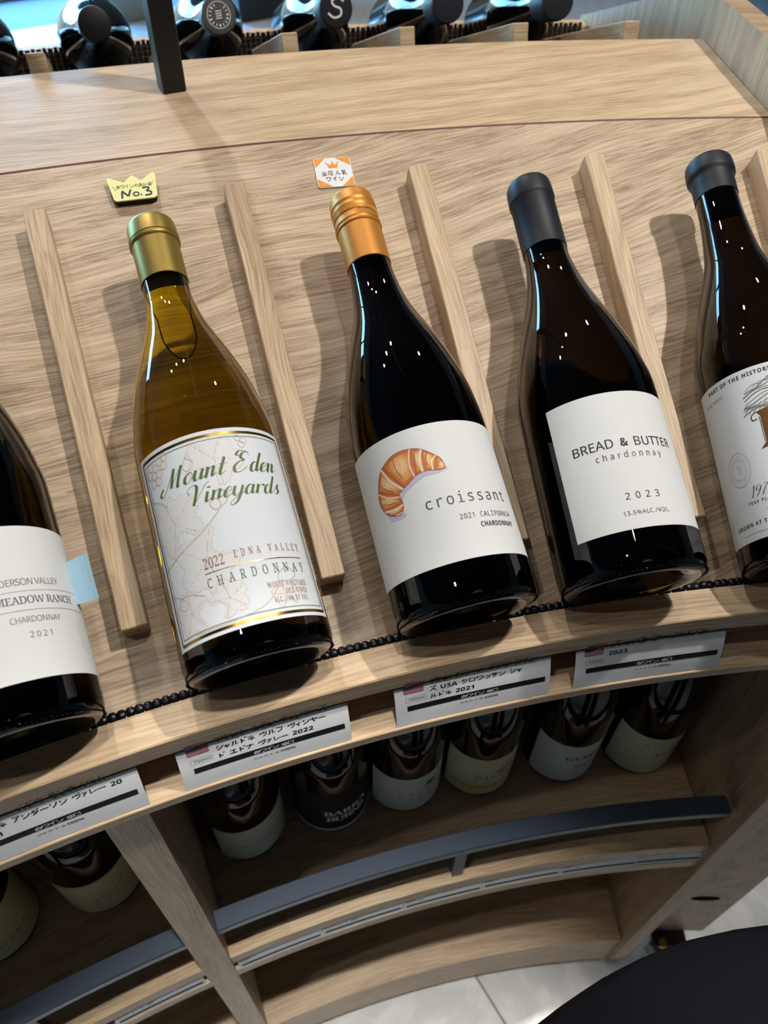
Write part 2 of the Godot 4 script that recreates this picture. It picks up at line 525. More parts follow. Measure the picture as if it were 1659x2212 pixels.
func new_inks() -> Dictionary:
	return {"red": MB.new(), "blue": MB.new(), "white": MB.new(), "black": MB.new(), "soft": MB.new(), "green": MB.new(), "brown": MB.new(), "grey": MB.new(), "leaf": MB.new(), "leaf_fill": MB.new(), "plum": MB.new(), "orange": MB.new(), "yellow": MB.new(), "gold": MB.new(), "emboss": MB.new(), "bronze": MB.new()}
const INK := {"red": "ink_red", "blue": "ink_blue", "white": "ink_white", "black": "ink", "soft": "ink_soft", "green": "ink_green", "brown": "ink_brown", "grey": "ink_grey", "leaf": "ink_leaf", "leaf_fill": "ink_leaf_fill", "plum": "ink_plum", "orange": "ink_orange", "yellow": "ink_yellow", "gold": "gold_foil", "emboss": "emboss", "bronze": "bronze"}
func commit_inks(inks: Dictionary, parent: Node, called := "lettering"):
	for k in inks:
		if inks[k].v.size(): obj({"gold": "gold_rule", "leaf": "vine_drawing", "leaf_fill": "leaf_print", "emboss": "embossed_seal"}.get(k, called), inks[k], M[INK[k]], parent)

# flowing script, one stroke list for each letter, x-height 1
const SCRIPT := {
	"M": [1.62, [[-0.35, 0.55, -0.6, 0.1, -0.3, -0.15, 0.05, 0.25, 0.5, 1.95], [0.5, 1.95, 0.5, 1.0, 0.52, 0.25], [0.52, 0.25, 0.85, 1.2, 1.15, 2.0], [1.15, 2.0, 1.1, 1.0, 1.12, 0.15, 1.35, 0.12]]],
	"E": [1.25, [[0.95, 1.7, 0.8, 2.02, 0.4, 1.95, 0.3, 1.5, 0.7, 1.15], [0.7, 1.15, 0.25, 1.05, -0.05, 0.55, 0.15, 0.02, 0.65, 0.08, 1.0, 0.55], [0.8, 2.02, 0.1, 2.2, -0.1, 1.75, 0.3, 1.7]]],
	"V": [1.2, [[-0.1, 1.2, -0.35, 1.7, 0.0, 2.05, 0.35, 1.8, 0.42, 0.9, 0.38, 0.0], [0.38, 0.0, 0.75, 1.0, 1.0, 1.8, 1.25, 2.0]]],
	"o": [0.82, [[0.5, 1.0, 0.15, 0.75, 0.1, 0.3, 0.32, 0.0, 0.6, 0.2, 0.7, 0.6, 0.5, 1.0]]], "u": [0.92, [[0.08, 0.98, 0.08, 0.3, 0.25, 0.0, 0.48, 0.2, 0.6, 0.6], [0.64, 0.98, 0.6, 0.4, 0.68, 0.03, 0.92, 0.3]]],
	"n": [0.88, [[0.1, 1.0, 0.12, 0.5, 0.1, 0.0], [0.1, 0.4, 0.35, 0.95, 0.55, 0.9, 0.55, 0.4, 0.62, 0.03, 0.88, 0.3]]], "t": [0.72, [[0.35, 1.7, 0.3, 0.8, 0.28, 0.2, 0.4, 0.0, 0.7, 0.3], [0.02, 1.05, 0.7, 1.05]]],
	"d": [0.92, [[0.55, 0.85, 0.3, 1.0, 0.1, 0.6, 0.15, 0.1, 0.35, 0.0, 0.6, 0.5], [0.72, 2.0, 0.64, 1.0, 0.6, 0.3, 0.7, 0.02, 0.92, 0.3]]], "e": [0.68, [[0.12, 0.45, 0.48, 0.6, 0.52, 0.9, 0.33, 1.0, 0.1, 0.6, 0.15, 0.12, 0.35, 0.0, 0.68, 0.35]]],
	"i": [0.46, [[0.1, 1.0, 0.1, 0.3, 0.2, 0.02, 0.46, 0.3], [0.1, 1.5, 0.12, 1.38]]], "y": [0.9, [[0.08, 0.98, 0.08, 0.3, 0.25, 0.0, 0.48, 0.2, 0.6, 0.6], [0.66, 0.98, 0.62, 0.2, 0.5, -0.6, 0.2, -0.95, 0.0, -0.7, 0.35, -0.2, 0.9, 0.3]]],
	"a": [0.9, [[0.55, 0.85, 0.3, 1.0, 0.1, 0.6, 0.15, 0.1, 0.35, 0.0, 0.58, 0.5], [0.62, 0.98, 0.58, 0.3, 0.68, 0.02, 0.9, 0.3]]], "r": [0.66, [[0.1, 1.0, 0.1, 0.45, 0.1, 0.0], [0.1, 0.4, 0.3, 0.9, 0.5, 1.0, 0.6, 0.8]]],
	"s": [0.6, [[0.0, 0.25, 0.3, 0.95, 0.36, 1.1, 0.32, 0.75, 0.48, 0.35, 0.35, 0.02, 0.08, 0.1]]], "1": [0.6, [[0.05, 1.5, 0.35, 1.9, 0.3, 0.0]]], "9": [0.8, [[0.65, 1.5, 0.4, 1.9, 0.1, 1.5, 0.25, 1.0, 0.55, 1.2, 0.65, 1.6, 0.6, 0.8, 0.3, 0.0]]], "7": [0.75, [[0.1, 1.8, 0.75, 1.85], [0.75, 1.85, 0.4, 0.9, 0.3, 0.0]]], "3": [0.75, [[0.15, 1.7, 0.45, 1.9, 0.65, 1.5, 0.3, 1.05, 0.65, 0.7, 0.5, 0.1, 0.1, 0.15]]],
}
func script(mb: MB, map: Callable, s: String, unit: float, at: Vector2, slant: float, thin: float, thick: float, total := 0.0):
	var full := 0.0
	for ch in s: full += (SCRIPT[ch][0] if SCRIPT.has(ch) else 0.5)
	var kx := unit if total == 0.0 else total / full
	var x := at.x
	for ch in s:
		if SCRIPT.has(ch):
			for st in SCRIPT[ch][1]:
				var pts := []
				for i in range(0, st.size(), 2): pts.append(Vector2(x + st[i] * kx + st[i + 1] * unit * slant, at.y + st[i + 1] * unit))
				stroke(mb, map, smooth_line(pts, 6), thin, thick)
			x += SCRIPT[ch][0] * kx
		else: x += 0.5 * kx

# ---------------------------------------------------------------- bottles
# profile points [s, r] along the axis, from the heel to the top of the glass
func radius_at(prof: Array, s: float) -> float:
	for i in prof.size() - 1:
		if s <= prof[i + 1][0]: return lerpf(prof[i][1], prof[i + 1][1], clampf((s - prof[i][0]) / (prof[i + 1][0] - prof[i][0]), 0, 1))
	return prof[-1][1]
func smooth_profile(prof: Array, s0: float, s1: float, n: int, inset := 0.0) -> Array:
	var pts := []
	for p in prof: pts.append(Vector2(p[1], p[0]))
	var dense := smooth_line(pts, 8)
	var out := []
	for i in n + 1:
		var s := s0 + (s1 - s0) * i / n
		var r: float = dense[-1].x
		for k in dense.size() - 1:
			if dense[k + 1].y >= s:
				r = lerpf(dense[k].x, dense[k + 1].x, clampf((s - dense[k].y) / maxf(1e-6, dense[k + 1].y - dense[k].y), 0, 1))
				break
		out.append(Vector2(r - inset, s))
	return out
func glass_shape(prof: Array, base: float, top: float, seg := 64) -> MB:
	var r: float = prof[0][1]
	var pts := [Vector2(0, base + 0.020), Vector2(r * 0.30, base + 0.0165), Vector2(r * 0.55, base + 0.008), Vector2(r * 0.70, base + 0.0022), Vector2(r * 0.80, base + 0.0003), Vector2(r * 0.87, base), Vector2(r * 0.93, base + 0.0009), Vector2(r * 0.975, base + 0.003), Vector2(r * 0.995, base + 0.0065), Vector2(r, base + 0.011)]
	pts += smooth_profile(prof, base + 0.016, top, 40)
	pts.append(Vector2(0, top))
	var mb := MB.new()
	mb.lathe(pts, seg)
	return mb
func wine_shape(prof: Array, base: float, top: float) -> MB:
	var r: float = prof[0][1] - 0.0032
	var pts := [Vector2(0, base + 0.0235), Vector2(r * 0.35, base + 0.0195), Vector2(r * 0.6, base + 0.011), Vector2(r * 0.75, base + 0.0062), Vector2(r * 0.88, base + 0.0052), Vector2(r * 0.97, base + 0.0085), Vector2(r, base + 0.013)]
	pts += smooth_profile(prof, base + 0.02, top, 32, 0.0032)
	pts.append(Vector2(0, top))
	var mb := MB.new()
	mb.lathe(pts, 48)
	return mb
# the air above the wine in a bottle that lies at the slope's pitch: the neck's inside above a level surface
func bubble_shape(prof: Array, s0: float, s1: float) -> MB:
	var mb := MB.new()
	var sy := sin(TH)
	var cz := cos(TH)
	var ri0 := radius_at(prof, s0) - 0.0036
	var level := s0 * sy + ri0 * cz
	var rings := []
	var n := 26
	for i in n + 1:
		var s := lerpf(s0, s1, pow(float(i) / n, 1.3))
		var r := radius_at(prof, s) - 0.0036
		var zc := clampf((level - s * sy) / cz, -r, r)
		var al := acos(clampf(zc / r, -1.0, 1.0))
		var ring := []
		for k in 17:
			var a := lerpf(-al, al, k / 16.0)
			ring.append(Vector3(r * sin(a), s, r * cos(a)))
		for k in range(15, 0, -1):
			var x := lerpf(-sin(al), sin(al), k / 16.0) * r
			ring.append(Vector3(x, s, zc))
		rings.append(ring)
	for i in n:
		for k in 32:
			var a: Vector3 = rings[i][k]
			var b: Vector3 = rings[i][(k + 1) % 32]
			var c: Vector3 = rings[i + 1][(k + 1) % 32]
			var d: Vector3 = rings[i + 1][k]
			var mid := Vector3.ZERO
			for p in rings[i + 1]: mid += p / 32.0
			var inward := mid - (a + c) / 2
			mb.quad(a, b, c, d, Vector3(inward.x, inward.y * 0.2, inward.z))
	var last: Array = rings[n]
	for k in range(1, 31): mb.tri(last[0], last[k], last[k + 1], Vector3(0, -1, 0))
	return mb
# the dark line where the level wine meets the glass
func meniscus_shape(prof: Array, s0: float, s1: float) -> MB:
	var mb := MB.new()
	var level := s0 * sin(TH) + (radius_at(prof, s0) - 0.0036) * cos(TH)
	var left := []
	var right := []
	for i in 41:
		var s := lerpf(s0, s1, pow(i / 40.0, 1.6))
		var r := radius_at(prof, s) - 0.0036
		var zc := clampf((level - s * sin(TH)) / cos(TH), -r, r)
		var x := sqrt(maxf(0.0, r * r - zc * zc))
		left.append(Vector3(-x, s, zc)); right.append(Vector3(x, s, zc))
	left.reverse()
	var path := left + right.slice(1)
	var w := 0.00055
	for i in path.size() - 1:
		var a: Vector3 = path[i]
		var b: Vector3 = path[i + 1]
		if a.distance_to(b) < 1e-6: continue
		mb.box((a + b) / 2, Vector3(w, w, a.distance_to(b) + w * 0.6), Basis.looking_at((b - a).normalized(), Vector3(0.3, 0.1, 1)))
	return mb
func bottle_map(rad: float, lift := 0.00028) -> Callable:
	return func(p: Vector2) -> Array:
		var a := p.x / 1000.0 / rad
		var nn := Vector3(sin(a), 0, cos(a))
		return [nn * (rad + lift) + Vector3(0, p.y / 1000.0, 0), nn]
func label_patch(rad: float, u0: float, u1: float, v0: float, v1: float, lift := 0.00016) -> MB:
	var mb := MB.new()
	var n := 40
	for k in n:
		var a0 := lerpf(u0, u1, float(k) / n) / 1000.0 / rad
		var a1 := lerpf(u0, u1, float(k + 1) / n) / 1000.0 / rad
		var n0 := Vector3(sin(a0), 0, cos(a0))
		var n1 := Vector3(sin(a1), 0, cos(a1))
		var lo := Vector3(0, v0 / 1000.0, 0)
		var hi := Vector3(0, v1 / 1000.0, 0)
		var q := rad + lift
		var w := 40.0 * rad
		mb.trin(n0 * q + lo, n1 * q + lo, n1 * q + hi, n0, n1, n1, Vector2(a0 * w, v0 * 0.04), Vector2(a1 * w, v0 * 0.04), Vector2(a1 * w, v1 * 0.04))
		mb.trin(n0 * q + lo, n1 * q + hi, n0 * q + hi, n0, n1, n0, Vector2(a0 * w, v0 * 0.04), Vector2(a1 * w, v1 * 0.04), Vector2(a0 * w, v1 * 0.04))
		mb.trin(n0 * rad + lo, n1 * rad + lo, n1 * rad + hi, -n0, -n1, -n1)
		mb.trin(n0 * rad + lo, n1 * rad + hi, n0 * rad + hi, -n0, -n1, -n0)
		mb.quad(n0 * rad + hi, n1 * rad + hi, n1 * q + hi, n0 * q + hi, Vector3.UP)
		mb.quad(n0 * rad + lo, n1 * rad + lo, n1 * q + lo, n0 * q + lo, Vector3.DOWN)
	for e in [[u0, -1.0], [u1, 1.0]]:
		var a: float = e[0] / 1000.0 / rad
		var nn := Vector3(sin(a), 0, cos(a))
		var tt: Vector3 = Vector3(cos(a), 0, -sin(a)) * e[1]
		mb.quad(nn * rad + Vector3(0, v0 / 1000.0, 0), nn * rad + Vector3(0, v1 / 1000.0, 0), nn * (rad + lift) + Vector3(0, v1 / 1000.0, 0), nn * (rad + lift) + Vector3(0, v0 / 1000.0, 0), tt)
	return mb
# the ring of moulded marks round the foot of a bottle
func knurl_shape(rad: float, base: float) -> MB:
	var mb := MB.new()
	for k in 110:
		var a := TAU * k / 110.0
		var b := Basis(Vector3.UP, a)
		for q in 1:
			mb.box(b * Vector3(0, base + 0.0022, rad * 0.958) , Vector3(0.0007, 0.0030, 0.0008), b * Basis(Vector3.RIGHT, -0.75) * Basis(Vector3.BACK, 0.45), 0.00025)
	return mb
func capsule(parent: Node, pts: Array, m: Material, seg := 64) -> MeshInstance3D:
	var mb := MB.new()
	var vs := []
	for p in pts: vs.append(Vector2(p[1], p[0]))
	mb.lathe(vs, seg)
	return obj("capsule", mb, m, parent)
func slope_frame(deg: float, yaw: float, rad: float) -> Transform3D:
	var a := slope_pt(0, deg, rad)
	var d := (slope_pt(0.1, deg, rad) - a) / 0.1
	var t := tangent(deg)
	d = (d * cos(yaw) + t * sin(yaw)).normalized()
	t = (t - d * t.dot(d)).normalized()
	return Transform3D(Basis(t, d, t.cross(d)), a)
func leaf(inks: Dictionary, map: Callable, o: Vector2, size: float, turn: float, sd: int):
	var rng := RandomNumberGenerator.new()
	rng.seed = sd
	var out := []
	for i in 120:
		var a := TAU * i / 120.0
		var lobe := 0.72 + 0.28 * absf(cos(2.5 * (a - PI / 2)))
		if i % 4 < 2: lobe *= 0.94
		lobe *= rng.randf_range(0.98, 1.02)
		if cos(a + PI / 2) > 0.9: lobe *= 0.45
		out.append(o + Vector2(cos(a + turn), sin(a + turn)) * size * lobe)
	fill(inks.leaf_fill, map, out)
	out.append(out[0])
	stroke(inks.leaf, map, out, 0.28)
	for k in 5:
		var a := PI / 2 + (k - 2) * TAU / 5.0 + turn
		var tip := o + Vector2(cos(a), sin(a)) * size * 0.92
		stroke(inks.leaf, map, smooth_line([o, o.lerp(tip, 0.5) + Vector2(rng.randf_range(-0.5, 0.5), rng.randf_range(-0.5, 0.5)), tip], 5), 0.42)
		for j in 3:
			var f := 0.35 + 0.2 * j
			for sg in [-0.6, 0.6]: stroke(inks.leaf, map, [o.lerp(tip, f), o.lerp(tip, f) + Vector2(cos(a + sg), sin(a + sg)) * size * 0.26], 0.18)
func gather(inks: Dictionary, map: Callable, pts: Array, w := 0.4):
	stroke(inks.leaf, map, smooth_line(pts, 7), w)

const PROF := [
	[[0.0, 0.041], [0.125, 0.041], [0.142, 0.0403], [0.156, 0.0384], [0.176, 0.0340], [0.198, 0.0270], [0.219, 0.0196], [0.236, 0.0155], [0.25, 0.0145], [0.30, 0.0142]],
	[[0.0, 0.0406], [0.125, 0.0406], [0.1425, 0.0400], [0.1565, 0.0382], [0.176, 0.0342], [0.1977, 0.0274], [0.2195, 0.0195], [0.238, 0.0152], [0.252, 0.0143], [0.30, 0.0140]],
	[[0.0, 0.0414], [0.112, 0.0414], [0.126, 0.0409], [0.144, 0.0390], [0.1645, 0.0343], [0.182, 0.0290], [0.203, 0.0213], [0.218, 0.0172], [0.232, 0.0152], [0.2435, 0.0144], [0.30, 0.0141]],
	[[0.0, 0.0426], [0.116, 0.0426], [0.134, 0.0415], [0.15, 0.0387], [0.172, 0.0326], [0.1925, 0.0255], [0.208, 0.0203], [0.2185, 0.0177], [0.2315, 0.0153], [0.242, 0.0147], [0.30, 0.0142]],
	[[0.0, 0.0405], [0.1385, 0.0405], [0.1556, 0.0389], [0.18, 0.0337], [0.204, 0.0264], [0.2265, 0.0192], [0.2445, 0.0165], [0.26, 0.0150], [0.275, 0.0144], [0.31, 0.0141]],
]
func laid_bottle(k: int, deg: float, yaw: float, label: String, glass_mat: Material, wine_mat: Material, top: float, bubble: Array) -> Node3D:
	var rad: float = PROF[k][0][1]
	var t := thing("wine_bottle", label, "wine bottle", slope_frame(deg, yaw, rad), "bottles lying on the slope")
	obj("glass", glass_shape(PROF[k], 0.0055, top, 96), glass_mat, t)
	obj("wine", wine_shape(PROF[k], 0.0055, top - 0.03), wine_mat, t)
	if bubble:
		obj("air_bubble", bubble_shape(PROF[k], bubble[0], bubble[1]), M.air, t)
		obj("meniscus", meniscus_shape(PROF[k], bubble[0], bubble[1]), M.meniscus, t)
	obj("knurled_foot", knurl_shape(rad, 0.0055), M.black_glass, t)
	return t
func lying_bottles():
	# far left, mostly out of the picture
	var t := laid_bottle(0, -24.25, 0.0, "dark wine bottle at the left edge with plain pale label and blue paper tab", M.glass_dark, M.wine_dark, 0.30, [])
	capsule(t, [[0.252, 0.0149], [0.302, 0.0152], [0.303, 0.012], [0.303, 0.0]], M.navy_capsule)
	var lb := obj("label", label_patch(0.041, -55, 69, 25.6, 104.5), M.paper, t)
	var inks := new_inks()
	var map := bottle_map(0.041)
	text(inks.grey, map, "ANDERSON VALLEY", "sans", 3.4, Vector2(7.5, 72.6), 1.0, 0.0, 0.0, 36.5)
	line(inks.grey, map, Vector2(-20, 69.4), Vector2(61, 69.4), 0.2)
	text(inks.soft, map, "LONG MEADOW RANCH", "serif", 3.8, Vector2(-5.0, 63.0), 1.0, 0.0, 0.0, 56.5)
	line(inks.grey, map, Vector2(-20, 59.6), Vector2(61, 59.6), 0.2)
	text(inks.grey, map, "CHARDONNAY", "sans", 3.0, Vector2(14.5, 53.4), 1.0, 0.0, 0.0, 25.5)
	text(inks.grey, map, "2021", "sans", 3.0, Vector2(22.0, 45.6), 1.0, 0.9)
	stroke(inks.emboss, map, circle_line(Vector2(57, 46), 5, 9, 20, 1.2, 5.0), 0.3)
	commit_inks(inks, lb)
	var tab := MB.new()
	# paper tab standing out from the label's edge: a strip bent once
	var prev := []
	for i in 6:
		var f := i / 5.0
		var o := Vector3(0.0398 + 0.0125 * f, 0, 0.006 - 0.002 * f + 0.005 * f * f)
		var row := [o + Vector3(0, 0.0640 - 0.001 * f, 0), o + Vector3(0, 0.0880 + 0.0015 * f, 0)]
		if i:
			var side := Vector3(-0.1, 0, 1)
			tab.quad(prev[0], prev[1], row[1], row[0], side)
			var d := Vector3(0.0, 0, -0.0002)
			tab.quad(prev[0] + d, prev[1] + d, row[1] + d, row[0] + d, -side)
		prev = row
	obj("paper_tab", tab, M.blue_tab, t).set_meta("label", "pale blue paper tab")

	# golden wine, vine-leaf label
	t = laid_bottle(1, -19.7, -0.004, "amber bottle of golden wine with gold capsule and vine-leaf label", M.glass_amber, M.wine_amber, 0.299, [0.180, 0.254])
	capsule(t, [[0.2545, 0.0146], [0.2548, 0.0149], [0.2838, 0.0150], [0.2844, 0.0157], [0.2856, 0.0162], [0.2866, 0.0161], [0.2869, 0.0157], [0.2875, 0.0157], [0.2879, 0.0161], [0.2892, 0.0160], [0.2985, 0.0156], [0.3005, 0.0150], [0.3015, 0.0138], [0.3018, 0.0115], [0.3012, 0.0108], [0.3012, 0.0]], M.gold_capsule)
	var ck := MB.new()
	ck.lathe([Vector2(0, 0.2535), Vector2(0.0098, 0.2535), Vector2(0.0098, 0.296), Vector2(0, 0.296)], 24)
	obj("cork", ck, M.cork, t)
	var foot := MB.new()
	foot.lathe([Vector2(0, 0.0262), Vector2(0.0125, 0.0222), Vector2(0.023, 0.0135), Vector2(0.029, 0.0075), Vector2(0.034, 0.0062), Vector2(0.038, 0.0085), Vector2(0.0395, 0.0125), Vector2(0.0392, 0.0165), Vector2(0.036, 0.0105), Vector2(0.030, 0.0088), Vector2(0.023, 0.0155), Vector2(0.0125, 0.0242), Vector2(0, 0.0282)], 48)
	obj("thick_shaded_foot", foot, M.shaded_foot_glass, t)  # thick glass tinted near black to stand in for shade under the label
	var r1 := 0.0406
	map = bottle_map(r1)
	lb = obj("label", label_patch(r1, -46.5, 50.5, 20.5, 129.0), M.paper_cool, t)
	inks = new_inks()
	var flush := bottle_map(r1, 0.00022)
	leaf(inks, flush, Vector2(1, 112), 16.0, -0.5, 3)
	leaf(inks, flush, Vector2(-28, 84), 18.0, 0.35, 1)
	leaf(inks, flush, Vector2(-15, 59), 19.0, 2.2, 2)
	leaf(inks, flush, Vector2(-30, 36), 12.0, 1.3, 4)
	leaf(inks, flush, Vector2(-8, 37), 10.5, -1.0, 5)
	leaf(inks, flush, Vector2(20, 33), 8.0, 0.2, 6)
	for g in [[-36, 121], [-32.5, 119], [-29, 121.5], [-34.5, 115.5], [-30.5, 115], [-26.5, 118], [-38, 117], [-36.5, 111.5], [-32, 111], [-25.5, 122.5]]:
		fill(inks.leaf_fill, flush, circle_line(Vector2(g[0], g[1]), 2.1, 2.1, 14))
		stroke(inks.leaf, map, circle_line(Vector2(g[0], g[1]), 2.2, 2.2, 18), 0.35)
	for g in [[16, 122.5], [19, 121], [17.5, 118.5]]: stroke(inks.leaf, map, circle_line(Vector2(g[0], g[1]), 1.8, 1.8, 14), 0.3)
	gather(inks, map, [Vector2(-43, 63), Vector2(-28, 68), Vector2(-14, 74), Vector2(-4, 82), Vector2(-1, 87), Vector2(-3.5, 90), Vector2(-6.5, 87.5), Vector2(-4, 84), Vector2(2, 87), Vector2(3.5, 92), Vector2(1, 94)], 0.5)
	gather(inks, map, [Vector2(-43, 50), Vector2(-35, 46), Vector2(-31, 42), Vector2(-34, 39), Vector2(-38, 42), Vector2(-35, 46), Vector2(-27, 45), Vector2(-20, 42)], 0.45)
	gather(inks, map, [Vector2(-30, 25), Vector2(-12, 25), Vector2(6, 28), Vector2(16, 36), Vector2(19, 44), Vector2(25, 47), Vector2(29, 43), Vector2(25, 40)], 0.45)
	gather(inks, map, [Vector2(-12, 119), Vector2(-16, 112), Vector2(-13, 109), Vector2(-10, 113), Vector2(-14, 117)], 0.4)
	gather(inks, map, [Vector2(-44, 104), Vector2(-36, 100), Vector2(-30, 95)], 0.4)
	var bx := [-43.3, 47.2, 23.2, 126.0]
	for yy in [bx[3], bx[2]]:
		var gb := MB.new()
		rect(gb, map, bx[0], yy - 0.8, bx[1], yy + 0.7, 2.0)
		obj("gold_border", gb, M.gold_foil, lb)
	rect(inks.bronze, map, bx[0] - 0.6, bx[2], bx[0] + 0.6, bx[3])
	rect(inks.bronze, map, bx[1] - 0.6, bx[2], bx[1] + 0.6, bx[3])
	for e in [[bx[0] + 2.4, bx[2] + 2.6, bx[1] - 2.4, bx[2] + 2.6], [bx[0] + 2.4, bx[3] - 2.6, bx[1] - 2.4, bx[3] - 2.6], [bx[0] + 2.4, bx[2] + 2.6, bx[0] + 2.4, bx[3] - 2.6], [bx[1] - 2.4, bx[2] + 2.6, bx[1] - 2.4, bx[3] - 2.6]]:
		line(inks.green, map, Vector2(e[0], e[1]), Vector2(e[2], e[3]), 0.38)
	var high := bottle_map(r1, 0.00034)
	script(inks.green, high, "Mount", 5.7, Vector2(-29.0, 102.3), 0.42, 0.26, 1.75, 34.0)
	script(inks.green, high, "Eden", 5.7, Vector2(9.5, 102.3), 0.42, 0.26, 1.75, 25.5)
	script(inks.green, high, "Vineyards", 5.3, Vector2(-17.5, 89.3), 0.42, 0.24, 1.65, 51.5)
	text(inks.brown, high, "2022", "serif", 5.6, Vector2(-17.2, 54.6), 0.62, 0.0, 0.0, 11.2)
	text(inks.brown, high, "EDNA VALLEY", "serif", 4.0, Vector2(-1.2, 56.2), 0.56, 0.0, 0.0, 38.4)
	line(inks.gold, high, Vector2(-17.4, 52.3), Vector2(37.0, 52.3), 0.4)
	text(inks.green, high, "CHARDONNAY", "serif", 5.0, Vector2(-17.4, 44.6), 0.62, 0.0, 0.0, 54.2)
	text(inks.brown, high, "WOLFF VINEYARD", "serif", 2.9, Vector2(11.2, 37.0), 0.58, 0.0, 0.0, 24.2)
	text(inks.brown, high, "OLD VINES", "serif", 2.9, Vector2(20.4, 33.0), 0.58, 0.0, 0.0, 14.4)
	text(inks.brown, high, "ALC. 14% BY VOL.", "serif", 2.8, Vector2(13.0, 29.1), 0.52, 0.0, 0.0, 21.8)
	commit_inks(inks, lb)

	# screw cap, croissant label
	t = laid_bottle(2, -15.3, -0.016, "dark bottle with orange-gold screw cap and croissant drawing on its label", M.glass_dark, M.wine_dark, 0.298, [])
	var cp := capsule(t, [[0.2455, 0.0145], [0.2458, 0.0150], [0.274, 0.0150], [0.2743, 0.0153], [0.2752, 0.0158], [0.2761, 0.0153], [0.2774, 0.0152], [0.2783, 0.0157], [0.2792, 0.0152], [0.283, 0.0151], [0.2833, 0.0148], [0.2837, 0.0151], [0.2872, 0.0152], [0.2885, 0.0157], [0.2895, 0.0157], [0.2903, 0.0152], [0.2920, 0.0152], [0.2928, 0.0157], [0.2938, 0.0157], [0.2946, 0.0152], [0.2990, 0.0152], [0.3008, 0.0149], [0.3018, 0.0141], [0.3020, 0.0130], [0.3015, 0.0125], [0.3015, 0.0]], M.orange_capsule, 96)
	var kn := MB.new()
	for i in 72:
		var b := Basis(Vector3.UP, TAU * i / 72.0)
		kn.box(b * Vector3(0, 0.2853, 0.0152), Vector3(0.0006, 0.0032, 0.0006), b, 0.00018)
	obj("grip_ridges", kn, M.orange_capsule, cp)
	var sl := MB.new()
	for i in 8:
		var a0 := TAU * i / 8.0
		for j in 6:
			var b := Basis(Vector3.UP, a0 + 0.1 * j)
			sl.box(b * Vector3(0, 0.2833, 0.01492), Vector3(0.0016, 0.0006, 0.0003), b)
	obj("tear_slits", sl, M.cork, cp)
	var r2 := 0.0414
	map = bottle_map(r2)
	lb = obj("label", label_patch(r2, -66, 52, 28.6, 108.6), M.paper, t)
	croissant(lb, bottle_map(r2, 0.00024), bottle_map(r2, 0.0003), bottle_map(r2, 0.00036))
	inks = new_inks()
	text(inks.soft, map, "croissant", "mono", 6.4, Vector2(-17.2, 59.8), 0.88, 0.0, 0.0, 51.5)
	text(inks.black, map, "2021 CALIFORNIA", "mono", 2.9, Vector2(-1.0, 50.4), 0.9, 0.0, 0.0, 35.5)
	text(inks.black, map, "CHARDONNAY", "bold", 2.9, Vector2(9.6, 44.7), 0.85, 0.0, 0.0, 24.5)
	commit_inks(inks, lb)
	var em := MB.new()
	text(em, bottle_map(r2, 0.0002), "750", "sans", 4.2, Vector2(-58, 14.5), 1.0, 0.6)
	obj("moulded_lettering", em, M.ink_soft, t)

	# long navy capsule, plain white label
	t = laid_bottle(3, -11.543, 0.016, "dark bottle with long matte navy capsule and plain white label", M.glass_brown, M.wine_brown, 0.297, [0.212, 0.242])
	capsule(t, [[0.2425, 0.0148], [0.2428, 0.0151], [0.2838, 0.0152], [0.2844, 0.0157], [0.2852, 0.0160], [0.2945, 0.0158], [0.298, 0.0154], [0.2995, 0.0146], [0.3000, 0.0132], [0.2990, 0.0124], [0.2990, 0.0]], M.navy_capsule)
	ck = MB.new()
	ck.lathe([Vector2(0, 0.2425), Vector2(0.0098, 0.2425), Vector2(0.0098, 0.296), Vector2(0, 0.296)], 24)
	obj("cork", ck, M.cork, t)
	var r3 := 0.0426
	map = bottle_map(r3)
	lb = obj("label", label_patch(r3, -43, 42, 29.2, 111.6), M.paper, t)
	inks = new_inks()
	text(inks.black, map, "BREAD", "sans", 5.4, Vector2(-33.2, 77.4), 1.08, 0.0, 0.0, 24.0)
	text(inks.black, map, "&", "bold", 4.8, Vector2(-6.0, 77.5), 1.0)
	text(inks.black, map, "BUTTER", "sans", 5.4, Vector2(1.6, 77.2), 1.08, 0.0, 0.0, 28.0)
	text(inks.soft, map, "chardonnay", "sans", 3.7, Vector2(-21.2, 70.6), 0.95, 0.0, 0.0, 39.5)
	text(inks.black, map, "2023", "sans", 3.9, Vector2(-11.0, 46.0), 1.05, 0.0, 0.0, 20.0)
	text(inks.black, map, "13.5%ALC./VOL.", "sans", 2.4, Vector2(-14.3, 37.0), 1.0, 0.0, 0.0, 27.0)
	commit_inks(inks, lb)

	# right edge, short capsule, vineyard sketch
	t = laid_bottle(4, -7.257, 0.032, "dark bottle at the right edge with short black capsule and vineyard sketch label", M.glass_brown, M.wine_brown, 0.309, [0.205, 0.2615])
	capsule(t, [[0.2815, 0.0145], [0.2818, 0.0148], [0.297, 0.0150], [0.299, 0.0154], [0.3005, 0.0166], [0.3025, 0.0169], [0.3090, 0.0167], [0.3120, 0.0163], [0.3135, 0.0152], [0.3138, 0.0125], [0.3130, 0.0118], [0.3130, 0.0]], M.navy_capsule)
	ck = MB.new()
	ck.lathe([Vector2(0, 0.262), Vector2(0.0098, 0.262), Vector2(0.0098, 0.306), Vector2(0, 0.306)], 24)
	obj("cork", ck, M.cork, t)
	var r4 := 0.0405
	map = bottle_map(r4)
	lb = obj("label", label_patch(r4, -76, 20, 21.2, 126.8), M.paper_cool, t)
	inks = new_inks()
	text(inks.black, map, "PART OF THE HISTORICAL", "bold", 2.7, Vector2(-62.3, 121.4), 0.95, 0.0, 0.0, 50.0)
